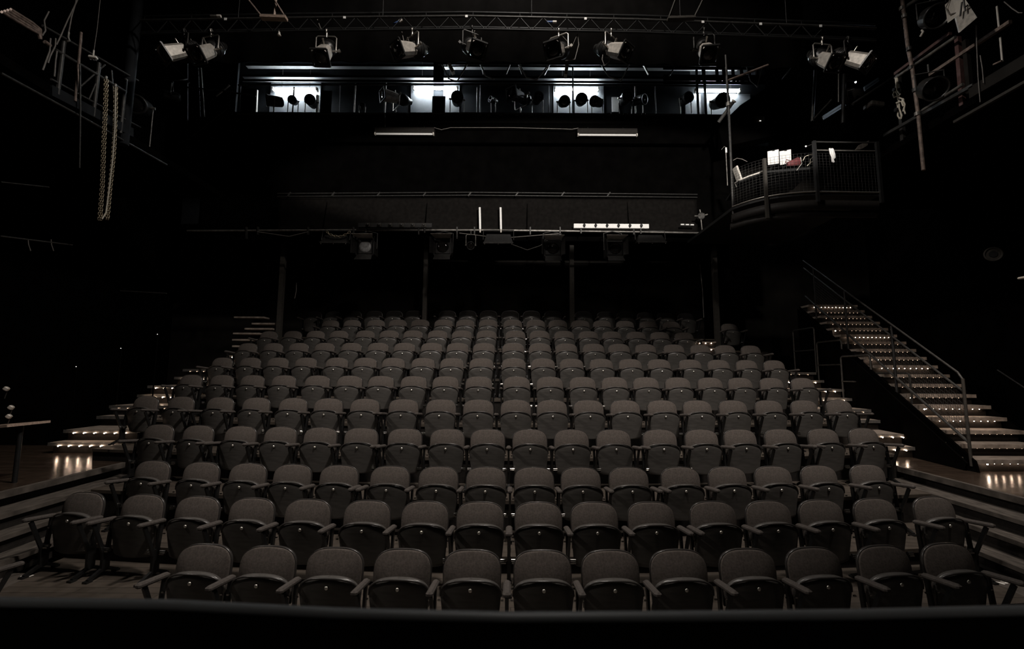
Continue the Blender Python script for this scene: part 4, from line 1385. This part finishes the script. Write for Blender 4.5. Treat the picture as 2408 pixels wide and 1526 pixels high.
# dark bar with two drops low on the left, far side
t = thing('wall_bar', 'thin horizontal bar high on the dark left wall', 'rail', (0, 0, 0))
MB().tube([atx(0, 555, -7.6), atx(170, 576, -7.6)], 0.012, 6).build('bar', 'dsteel', t)
for px in (66, 120):
    MB().tube([atx(px, 563, -7.6), atx(px + 1, 575, -7.6), atx(px + 6, 590, -7.6)], 0.008, 5).build('cable_tail', 'cable', t)
single('wall_bar', MB().tube([atx(2, 428, -7.6), atx(115, 440, -7.6)], 0.010, 6), 'dsteel', 'upper thin horizontal bar on the dark left wall', 'rail')
single('wall_bar', MB().tube([at(283, 684, 9.6), at(392, 690, 9.6)], 0.012, 6), 'dsteel', 'short horizontal bar on the dark wall left of the seating', 'rail')
for i, (px, py) in enumerate(((370, 786), (284, 819), (179, 862))):
    p = at(px, py, 8.8)
    t = thing('pilot_lamp', 'tiny pilot light in the dark left of the seating, %s from the top' % ORD[i], 'light', p, 0, 'pilot lights left of the seating')
    MB().ball((0, 0, 0), 0.006, 6, 4).build('bulb', 'pilot', t)
    MB().cyl((0, 0.02, PZ - p.z if p.y < 8.4 else -p.z), (0, 0.02, 0.01), 0.012, n=6).build('stand', 'black', t)
# table edge and clutter at the left border
t = thing('table', 'table edge of bare timber entering at the left border', 'table', (0, 0, 0))
a, b = at(-60, 1007, 5.6), at(70, 996, 5.6)
MB().beam(a, b, 0.5, 0.03).build('tabletop', 'wood', t)
MB().cyl((b.x - 0.1, 5.6, PZ), (b.x - 0.1, 5.6, b.z), 0.025, n=8).build('leg', 'black2', t)
MB().cyl((a.x + 0.1, 5.6, PZ), (a.x + 0.1, 5.6, a.z), 0.025, n=8).build('leg', 'black2', t)
for i, (px, py, lab) in enumerate(((15, 914, 'upper small grey lamp head above the table at the left border'), (26, 958, 'small pale clamp above the table at the left border'), (21, 979, 'lower small grey lamp head above the table at the left border'))):
    p = at(px, py, 5.6)
    t = thing('clip_light', lab, 'light', p, 0.4)
    MB().rbox((0, 0, 0), (0.05, 0.05, 0.045), 0.008, Matrix.Rotation(0.6, 3, 'Y')).build('head', 'lamp', t)
    MB().cyl((0.0, 0.03, 0), (-0.03, 0.05, -0.12), 0.006, n=5).build('stem', 'dsteel', t)
# faint upper stair behind the left end of the rows
t = thing('upper_steps', 'dim upper steps behind the left end of the ninth row', 'steps', (0, 0, 0))
for py, x0, x1, lit in ((797, 546, 604, 1), (812, 546, 560, 1), (782, 548, 610, 0), (771, 575, 640, 0), (759, 592, 650, 0), (744, 550, 620, 0)):
    a, b = at(x0, py, 11.35 + (800 - py) * 0.01), at(x1, py, 11.35 + (800 - py) * 0.01)
    MB().bx(a.x, b.x, a.y, a.y + 0.3, a.z - 0.04, a.z).build('tread', 'tread', t)
# ------------------------------------------------------------------ right side gallery
GXR = 6.9


def Rr(px, py, dx=0.0):
    return atx(px, py, GXR + dx)


t = thing('side_gallery', 'dark steel side gallery with pipe rails along the right wall', 'gallery', (0, 0, 0))
zr = Rr(2280, 240).z
MB().bx(GXR + 0.1, 10.5, 3.2, 10.9, zr + 0.0, zr + 0.12).build('deck', 'black', t)
for quad in ([(2033, 203), (2065, 182), (2068, 190), (2035, 213)], [(1935, 272), (1985, 240), (1990, 248), (1938, 281)]):
    MB().prism([at(a, b, 10.4) for a, b in quad], (0, 0.04, 0)).build('slatted_panel', 'pale', t)
for quad in ([(2034, 208), (2066, 186), (2066, 188), (2034, 210)], [(1936, 276), (1987, 244), (1987, 246), (1936, 278)]):
    MB().prism([at(a, b, 10.38) for a, b in quad], (0, 0.02, 0)).build('panel_slat', 'dsteel', t)
MB().beam(Rr(2282, 219), Rr(2420, 138), 0.05, 0.17).build('toe_board', 'wallp', t)
MB().beam(Rr(2245, 287), Rr(2420, 188), 0.05, 0.04).build('edge_angle', 'post', t)
MB().beam(Rr(2080, 318), Rr(2290, 200), 0.05, 0.05).build('edge_beam', 'dsteel', t)
for a, b, r, m, nm in (((2105, 184), (2247, 87), 0.026, 'steel', 'hand_rail'), ((2158, 267), (2265, 198), 0.026, 'steel', 'lower_rail'), ((2122, 20), (2175, -14), 0.026, 'steel', 'top_rail')):
    MB().tube([Rr(*a), Rr(*b)], r, 8).build(nm, m, t)
MB().beam(Rr(2105, 174, 0.1), Rr(2235, 78, 0.1), 0.05, 0.05).build('red_rail', 'red', t)
MB().beam(Rr(2187, 176, 0.1), Rr(2376, 51, 0.1), 0.05, 0.05).build('brown_rail', 'rust', t)
for px, y0, y1, m in ((2252, 88, 248, 'red'), (2270, 95, 225, 'wallp'), (2112, 175, 330, 'dsteel')):
    a, b = Rr(px, y0, 0.12), Rr(px + 12, y1, 0.12)
    MB().beam(a, b, 0.06, 0.06).build('upright', m, t)
for px, y0, y1 in ((2344, 15, 64), (2352, 88, 145)):
    MB().tube([Rr(px, y0, 0.15), Rr(px + 5, y1, 0.15)], 0.014, 6).build('thin_post', 'cream', t)
MB().tube([Rr(2336, 152, 0.1), Rr(2356, 143, 0.1)], 0.014, 6).build('foot', 'rust', t)
t = thing('scaffold_pole', 'tall brown scaffold pole with couplers in front of the right gallery', 'pole', (0, 0, 0))
P = [Rr(2121, -8, -0.08), Rr(2135, 110, -0.08), Rr(2146, 165, -0.08), Rr(2160, 275, -0.08), Rr(2172, 400, -0.08)]
MB().tube(P, 0.030, 10).build('tube', 'rust', t)
for px, py in ((2121, 20), (2127, 38), (2138, 115), (2142, 160), (2152, 212), (2157, 268)):
    p = Rr(px, py, -0.09)
    MB().cyl(p + Vector((0, 0, -0.03)), p + Vector((0, 0, 0.03)), 0.042, n=10).build('coupler', 'steel' if py in (38, 268, 20) else 'dsteel', t)


def par(px, py, label, s=1.0):
    c = Rr(px, py, -0.1)
    t = thing('par_can', label, 'stage lantern', c, 0, 'parcans on the right gallery')
    d = Vector((-0.30, -0.78, -0.55)).normalized()
    MB().lathe([(-0.22 * s, 0.07 * s), (-0.18 * s, 0.12 * s), (-0.10 * s, 0.16 * s), (0.16 * s, 0.17 * s), (0.17 * s, 0.185 * s), (0.20 * s, 0.185 * s), (0.20 * s, 0.165 * s), (0.05 * s, 0.15 * s)], (0, 0, 0), d, 20).build('can', 'lampd', t)
    MB().lathe([(0.06 * s, 0.15 * s), (0.07 * s, 0.14 * s), (0.08 * s, 0.02 * s)], (0, 0, 0), d, 18).build('lens', 'lens', t)
    sd = d.cross(Vector((0, 0, 1))).normalized()
    MB().tube([sd * 0.19 * s, sd * 0.19 * s + Vector((0, 0, 0.28 * s)), -sd * 0.19 * s + Vector((0, 0, 0.28 * s)), -sd * 0.19 * s], 0.012, 6).build('yoke', 'dsteel', t)
    MB().cyl(-sd * 0.17 * s, -sd * 0.25 * s, 0.02, n=8).build('pan_knob', 'steel', t)
    MB().cyl((0, 0, 0.28 * s), (0, 0, 0.42 * s), 0.016, n=6).build('clamp', 'dsteel', t)


par(2192, 40, 'upper black parcan beside the scaffold pole at top right')
par(2188, 208, 'lower black parcan beside the scaffold pole at right')
c = Rr(2270, 42, -0.25)
t = thing('floodlight', 'grey square floodlight tilted down at the top right', 'floodlight', c, 0)
q4 = [Rr(2248, 41, -0.25) - c, Rr(2281, 15, -0.25) - c, Rr(2298, 41, -0.25) - c, Rr(2257, 76, -0.25) - c]
MB().prism(q4, (0.03, 0.05, 0.03)).build('front_door', 'lamp', t)
q4 = [Rr(2241, -4, -0.2) - c, Rr(2268, -4, -0.2) - c, Rr(2281, 14, -0.2) - c, Rr(2248, 40, -0.2) - c]
MB().prism(q4, (0.05, 0.18, 0.05)).build('housing', 'cream', t)
hd = MB()
for a, b in (((2258, 38), (2262, 5)), ((2270, 26), (2266, 0)), ((2276, 12), (2268, 18))):
    hd.tube([Rr(*a, -0.3) - c, Rr(*b, -0.3) - c], 0.012, 6)
hd.build('louvres', 'lampd', t)
MB().tube([Rr(2236, -5, -0.2) - c, Rr(2224, 18, -0.2) - c, Rr(2233, 34, -0.2) - c, Rr(2248, 30, -0.2) - c], 0.008, 5).build('power_cable', 'cable', t)
MB().tube([Rr(2255, -4, -0.1) - c, Rr(2256, -40, 0.0) - c], 0.02, 6).build('bracket', 'dsteel', t)
# rope coils
c = Rr(2108, 184, -0.02)
t = thing('rope_coil', 'two hanks of pale rope tied to the end of the right gallery rail', 'rope', c, 0)
for k, pts in enumerate(([(2106, 184), (2108, 200), (2105, 212), (2100, 222), (2103, 229), (2112, 224), (2108, 211)], [(2110, 184), (2111, 205), (2110, 213), (2117, 222), (2113, 228), (2106, 214)], [(2108, 183), (2109, 212)])):
    MB().tube([Rr(a, b, -0.02 - 0.01 * k) - c for a, b in pts], 0.014, 6).build('strand', 'rope', t)
MB().cyl(Rr(2107, 211, -0.02) - c + Vector((-.05, 0, 0)), Rr(2107, 211, -0.02) - c + Vector((.05, 0, 0)), 0.03, n=8).build('tie', 'black2', t)
for k, pts in enumerate(([(2110, 220), (2112, 229), (2124, 233), (2127, 248), (2124, 262)], [(2110, 240), (2112, 258), (2111, 272), (2116, 280), (2120, 272), (2116, 258)], [(2114, 236), (2115, 256), (2121, 272), (2119, 280)], [(2122, 234), (2128, 245), (2126, 258), (2129, 268)], [(2108, 242), (2120, 238), (2124, 250)])):
    MB().tube([Rr(a, b, -0.02 - 0.01 * k) - c for a, b in pts], 0.013, 6).build('strand', 'rope', t)
MB().tube([Rr(2108, 200, -0.02) - c, Rr(2109, 215, -0.02) - c, Rr(2112, 236, -0.02) - c], 0.012, 6).build('cord', 'rope', t)
MB().cyl(Rr(2113, 258, -0.02) - c + Vector((-.06, 0, 0)), Rr(2113, 258, -0.02) - c + Vector((.06, 0, 0)), 0.035, n=8).build('tie', 'black2', t)
single('carabiner', MB().tube([Rr(2169, 56, -0.1), Rr(2169, 70, -0.1)], 0.006, 5).tube([Rr(2168, 71, -0.1), Rr(2171, 75, -0.1), Rr(2165, 86, -0.1)], 0.02, 6), 'cream', 'white clip hanging from the upper parcan at right', 'clip')
for i, (pts, lab) in enumerate((([(2361, 4), (2380, 20), (2395, 30), (2405, 30)], 'thin curved cable at the top right corner'), ([(2296, 60), (2297, 110), (2300, 180), (2305, 240)], 'dark beaded cable hanging in front of the right toe board'), ([(2305, 130), (2310, 160), (2313, 195)], 'thin grey cable by the right toe board'))):
    single('hanging_cable', MB().tube([Rr(a, b, -0.05) for a, b in pts], 0.007, 5), 'cable', lab, 'cable', 'cables at the right gallery')
# frames and steelwork between border and right gallery
for i, (a, b, m, r, lab) in enumerate((((1917, 165), (1910, 285), 'dsteel', 0.03, 'dark steel stile below the spotlights near the right end'), ((1972, 160), (1972, 240), 'steel', 0.012, 'thin pale upright below the right spotlights'), ((1985, 175), (1982, 290), 'black2', 0.04, 'black upright post below the rightmost spotlights'), ((1912, 282), (1955, 235), 'dsteel', 0.02, 'slanting steel brace low below the right spotlights'), ((2008, 210), (1990, 215), 'steel', 0.01, 'short bright bar below the rightmost spotlight'), ((2120, 170), (2005, 245), 'dsteel', 0.03, 'slanting rail rising to the right gallery'))):
    single('steel_brace', MB().tube([at(*a, 9.3), at(*b, 9.3)], r, 6), m, lab, 'brace')
p = at(2012, 193, 9.3)
t = thing('bulkhead_lamp', 'small bright lamp below the rightmost spotlight', 'lamp', p)
MB().ball((0, 0, 0), 0.02, 8, 5).build('bulb', 'spark', t)
MB().beam((0, 0.0, 0.02), at(1986, 190, 9.3) - p, 0.03, 0.03).build('arm', 'black2', t)
d_ = bpy.data.lights.new('gallery_lamp', 'POINT')
d_.energy = 6
d_.color = (0.8, 0.9, 1)
d_.shadow_soft_size = 0.1
lo = bpy.data.objects.new('gallery_lamp', d_)
COL.objects.link(lo)
lo.location = at(2000, 235, 9.9)
p = at(1998, 230, 9.6)
single('covered_lantern', MB().lathe([(0, 0.08), (0.1, 0.16), (0.25, 0.19), (0.42, 0.13), (0.46, 0.05)], p + Vector((-0.15, 0, 0.1)), (0.9, -0.1, -0.35), 10), 'wallp', 'lantern wrapped in dull brown cloth below the right spotlights', 'lantern')
p = at(2055, 250, 9.4)
single('white_box', MB().rbox((p.x, p.y, p.z), (0.30, 0.25, 0.12), 0.02, Matrix.Rotation(0.15, 3, 'Y')), 'bank', 'grey box on the rail behind the rope coils', 'box')

# dark sloping bulkhead in front of the gallery at right
struct('bulkhead', MB().prism([at(a, b, 10.15) for a, b in ((1690, 298), (1740, 248), (1800, 208), (1836, 188), (1905, 182), (1905, 300), (1700, 345))], (0, 0.35, 0)), 'black')
YPO = atz(1722, 486.5, CAMZ + 3.31 + 0.0).y + 0.04
t = thing('sloping_pipe', 'grey sloping pipe with an open end in front of the rightmost lit tube', 'pipe', at(1713, 243, YPO))
o_ = at(1713, 243, YPO)
MB().cyl(at(1690, 287, YPO + 0.3) - o_, at(1724, 240, YPO) - o_, 0.035, n=10).build('tube', 'dsteel', t)
MB().lathe([(0, 0.03), (0.02, 0.05), (0.03, 0.05), (0.03, 0.03)], at(1724, 240, YPO) - o_, at(1728, 235, YPO - 0.02) - at(1724, 240, YPO), 12).build('open_end', 'cream', t)
t = thing('scaffold_pole', 'thin grey pole standing in front of the right balcony', 'pole', (0, 0, 0))
MB().tube([at(1706, 130, YPO), at(1713, 243, YPO), at(1719, 380, YPO), at(1725, 523, YPO)], 0.024, 8).build('tube', 'dsteel', t)
p = at(1713, 245, YPO)
MB().cyl(p + Vector((0, 0, -0.04)), p + Vector((0, 0, 0.04)), 0.045, n=10).build('coupler', 'steel', t)
single('steel_brace', MB().tube([at(1710, 190, YPO), at(1806, 153, YPO)], 0.025, 8), 'rust', 'brown pipe sloping up from the thin pole across the lit gallery', 'brace')
p = at(1786, 279, 10.06)
t = thing('monitor', 'small grey square monitor with a pilot light on the dark bulkhead', 'monitor', p)
MB().rbox((0, 0.04, 0), (0.23, 0.10, 0.15), 0.02).build('screen_box', 'post', t)
MB().rbox((0.005, -0.015, -0.062), (0.03, 0.01, 0.010), 0.002).build('pilot_light', 'pilot', t)

# ------------------------------------------------------------------ the right balcony with wire mesh
ZB = atz(1920, 451, CAMZ + 3.31).z
EDGE = [(1722, 486.5), (1728, 484), (1742, 479), (1760, 473), (1780, 467.5), (1800, 463), (1830, 458), (1860, 454.5), (1890, 452), (1920, 451)]
ep = [atz(a, b, ZB) for a, b in EDGE]
e2 = [atz(1920, 451, ZB), atz(2069, 453, ZB)]
bal = thing('control_balcony', 'curved wire mesh balcony high on the right side', 'balcony', (0, 0, 0))
full = ep + [e2[1]]
back = [Vector((full[-1].x, 11.0, ZB)), Vector((full[0].x, 11.0, ZB))]
MB().prism(full + back, (0, 0, -0.06)).build('floor_slab', 'black2', bal)
fsc = MB()
for za, zb2, off in ((-0.14, -0.30, 0.03), (-0.31, -0.43, 0.10)):
    vs, fs = [], []
    for e in full:
        for z_ in (za, zb2):
            vs.append((e.x, e.y + off, ZB + z_))
            vs.append((e.x, e.y + off + 0.03, ZB + z_))
    for i in range(len(full) - 1):
        a, b = i * 4, i * 4 + 4
        fs += [(a, a + 2, b + 2, b), (a + 1, b + 1, b + 3, a + 3), (a, b, b + 1, a + 1), (a + 2, a + 3, b + 3, b + 2)]
    fsc.add(vs, fs, True)
fsc.build('fascia', 'fascia', bal)
MB().tube([e + Vector((0, -0.01, 0.0)) for e in full], 0.013, 6).build('kick_rail', 'yoke', bal)
HB = atz(1920, 355, 0).z if False else None


def bh(px, py, base):                    # height of a pixel above the balcony floor at the distance of a floor point
    return at(px, py, base.y).z - ZB


h_c = bh(1920, 353, e2[0])
ms = MB()
cum = [0]
for a, b in zip(full[:-1], full[1:]):
    cum.append(cum[-1] + (b - a).length)


def along(s):
    for j in range(len(full) - 1):
        if s <= cum[j + 1] + 1e-6:
            return full[j].lerp(full[j + 1], (s - cum[j]) / (cum[j + 1] - cum[j]))
    return full[-1]


n = int(cum[-1] / 0.062)
h_l = 0.93 * h_c
for i in range(n + 1):
    b = along(cum[-1] * i / n)
    ms.tube([b, b + Vector((0, 0, h_l))], 0.0022, 3)
for j in range(1, 15):
    z_ = h_l * j / 14
    ms.tube([e + Vector((0, 0, z_)) for e in full], 0.0022, 3)
ms.build('wire_mesh', 'dsteel', bal)
for px, f_, m, extra in ((1803, 5, 'post', 0.0), (1920, 9, 'black2', 0.16), (2069, 10, 'black2', 0.16)):
    e = full[f_]
    MB().bx(e.x - 0.025, e.x + 0.025, e.y - 0.05, e.y, ZB - 0.42 if f_ == 5 else ZB - 0.2, ZB + h_c + extra - (0.06 if f_ == 5 else 0)).build('post', m, bal)
MB().tube([e2[0] + Vector((0, 0, h_c)), e2[1] + Vector((0, 0, h_c))], 0.012, 6).build('mid_rail', 'steel', bal)
MB().tube([e2[0] + Vector((0, 0, h_c + 0.16)), e2[1] + Vector((0, 0, h_c + 0.16))], 0.014, 6).build('top_rail', 'dsteel', bal)
# on the balcony
YD = ep[6].y + 0.35
t = thing('desk', 'dark curved control desk behind the balcony mesh', 'desk', (0, 0, 0))
da, db, dc = at(1738, 424, YD + 0.3), at(1797, 402, YD), at(1915, 392, YD - 0.2)
MB().prism([da, db, dc, dc + Vector((0.2, 1.0, 0)), da + Vector((0.2, 1.0, 0))], (0, 0, -0.04)).build('desk_top', 'black2', t)
MB().tube([da, at(1762, 414, YD + 0.15), at(1780, 408, YD + 0.05), db], 0.018, 6).build('desk_edge', 'cream', t)
MB().bx(db.x - 0.3, dc.x, YD + 0.6, YD + 0.65, ZB, db.z - 0.04).build('desk_front', 'black', t)
for i, (q4, lab) in enumerate((([(1805, 356), (1831, 351), (1832, 384), (1806, 388)], 'left of two white sheets of paper propped up on the balcony'), ([(1833, 356), (1860, 351), (1861, 383), (1835, 388)], 'right of two white sheets of paper propped up on the balcony'))):
    Y0 = YD - 0.05
    P4 = [at(a, b, Y0 + (0.10 if j < 2 else 0.0)) for j, (a, b) in enumerate(q4)]
    t = thing('paper_sheet', lab, 'paper', P4[3], 0, 'white sheets on the balcony')
    MB().prism([p_ - P4[3] for p_ in P4], (0, 0.006, 0)).build('sheet', 'white', t)
    m_ = (P4[0] + P4[1]) / 2 - P4[3]
    MB().rbox(m_ + Vector((0, 0, -0.005)), (0.05, 0.03, 0.02), 0.004).build('clip', 'black2', t)
    MB().beam((P4[2] - P4[3]) * 0.5 + Vector((0, 0.01, 0)), Vector(((P4[2] - P4[3]).x * .5, 0.18, at(1830, 398, Y0).z - P4[3].z)), 0.03, 0.01).build('easel', 'black2', t)
P4 = [at(a, b, YD + 0.35) for a, b in ((1731, 390), (1735, 389), (1746, 420), (1742, 421), )]
single('script_stand', MB().prism(P4, (0.02, 0.2, 0.02)), 'cream', 'pale slanted script stand at the left end of the balcony', 'stand')
c = at(1866, 384, YD - 0.1)
t = thing('megaphone', 'dull red cone shade lying on the balcony desk', 'cone', c, 0)
MB().lathe([(0, 0.035), (0.02, 0.045), (0.20, 0.085), (0.205, 0.08)], (-0.12, 0, -0.02), (1, -0.1, 0.22), 16).build('cone', 'redcloth', t)
MB().tube([(-0.10, -0.03, -0.03), (-0.17, -0.03, 0.0), (-0.15, -0.03, 0.06), (-0.09, -0.03, 0.04)], 0.007, 6).build('grip', 'redcloth', t)
MB().tube([(0.10, -0.06, 0.09), (0.12, -0.06, -0.03), (0.0, -0.08, -0.18)], 0.006, 5).build('wire', 'cream', t)
c = at(1956, 351, e2[0].y - 0.03)
t = thing('gloves', 'pair of white gloves hung over the balcony rail', 'gloves', c, 0)
for k, pts in enumerate(([(1951, 349), (1953, 360), (1958, 372), (1961, 382)], [(1956, 349), (1959, 362), (1961, 374)], [(1953, 351), (1956, 368), (1958, 381)], [(1958, 350), (1962, 362), (1963, 372)])):
    MB().tube([at(a, b, e2[0].y - 0.04 + 0.01 * k) - c for a, b in pts], 0.016, 6).build('finger', 'white', t)
c = at(1708, 354, 9.0)
t = thing('clip_lamp', 'small white lamp with stem left of the thin balcony pole', 'lamp', c, 0)
MB().cyl((0, 0, -0.05), (0, 0, 0.06), 0.022, n=8).build('shade', 'white', t)
MB().cyl((0, 0.02, -0.75), (0, 0.02, -0.05), 0.010, n=6).build('stem', 'steel', t)
MB().tube([(0.0, 0, 0.06), (-0.04, 0, 0.09), (-0.1, 0, 0.02)], 0.005, 5).build('wire', 'cable', t)
MB().beam((0, 0.02, -0.4), (0.15, 0.3, -0.4), 0.02, 0.02).build('arm', 'dsteel', t)
c = at(1895, 344, YD)
t = thing('desk_lamp', 'small gooseneck lamp with a bright head on the balcony', 'lamp', c, 0)
MB().ball((0, 0, 0), 0.014, 8, 5).build('head', 'pilot', t)
MB().tube([(0.02, 0, 0.0), (0.12, 0, 0.04), (0.2, 0.05, 0.08), (0.22, 0.05, -0.35)], 0.007, 5).build('gooseneck', 'dsteel', t)
for i, (pts, lab) in enumerate((([(1888, 378), (1893, 368), (1904, 364), (1914, 363)], 'curved pale cable at the right of the balcony desk'), ([(1905, 386), (1906, 374), (1912, 369), (1914, 378), (1904, 384), (1898, 390)], 'tangle of pale wire at the right of the balcony desk'), ([(1740, 423), (1728, 430), (1732, 440)], 'loose wire end below the script stand'), ([(1724, 377), (1733, 372), (1745, 374), (1757, 380)], 'thin arched wire at the left of the balcony'))):
    single('balcony_cable', MB().tube([at(a, b, YD - 0.1 if i < 2 else YD + 0.28) for a, b in pts], 0.007, 5), 'rope' if i < 2 else 'cable', lab, 'cable', 'loose cables on the balcony')
c = at(2030, 346, e2[0].y + 0.3)
single('folded_cloth', MB().prism([at(a, b, e2[0].y + 0.2) for a, b in ((2013, 352), (2022, 340), (2044, 330), (2040, 342), (2026, 350))], (0, 0.05, 0)), 'bank', 'dull folded cloth behind the right end of the balcony rail', 'cloth')

# round fitting far right on the dark wall, and a pale sign edge at the right border
c = at(2335, 598, 8.6)
t = thing('wall_speaker', 'faint round fitting on the dark wall above the staircase', 'wall fitting', c, -0.5)
MB().lathe([(0, 0.14), (0.03, 0.14), (0.03, 0.12), (0.01, 0.11)], (0, 0, 0), (0, -1, 0), 24).build('ring', 'post', t)
MB().lathe([(0, 0.07), (0.025, 0.06)], (0, 0, 0), (0, -1, 0), 18).build('cone', 'black2', t)
MB().beam((0, 0.0, 0), (0.9, 1.8, 0), 0.04, 0.04).build('bracket', 'black', t)
p = at(2404, 653, 6.5)
single('wall_box', MB().rbox((p.x + 0.1, p.y, p.z), (0.25, 0.1, 0.03), 0.008), 'cream', 'edge of a pale box at the right border of the picture', 'box')
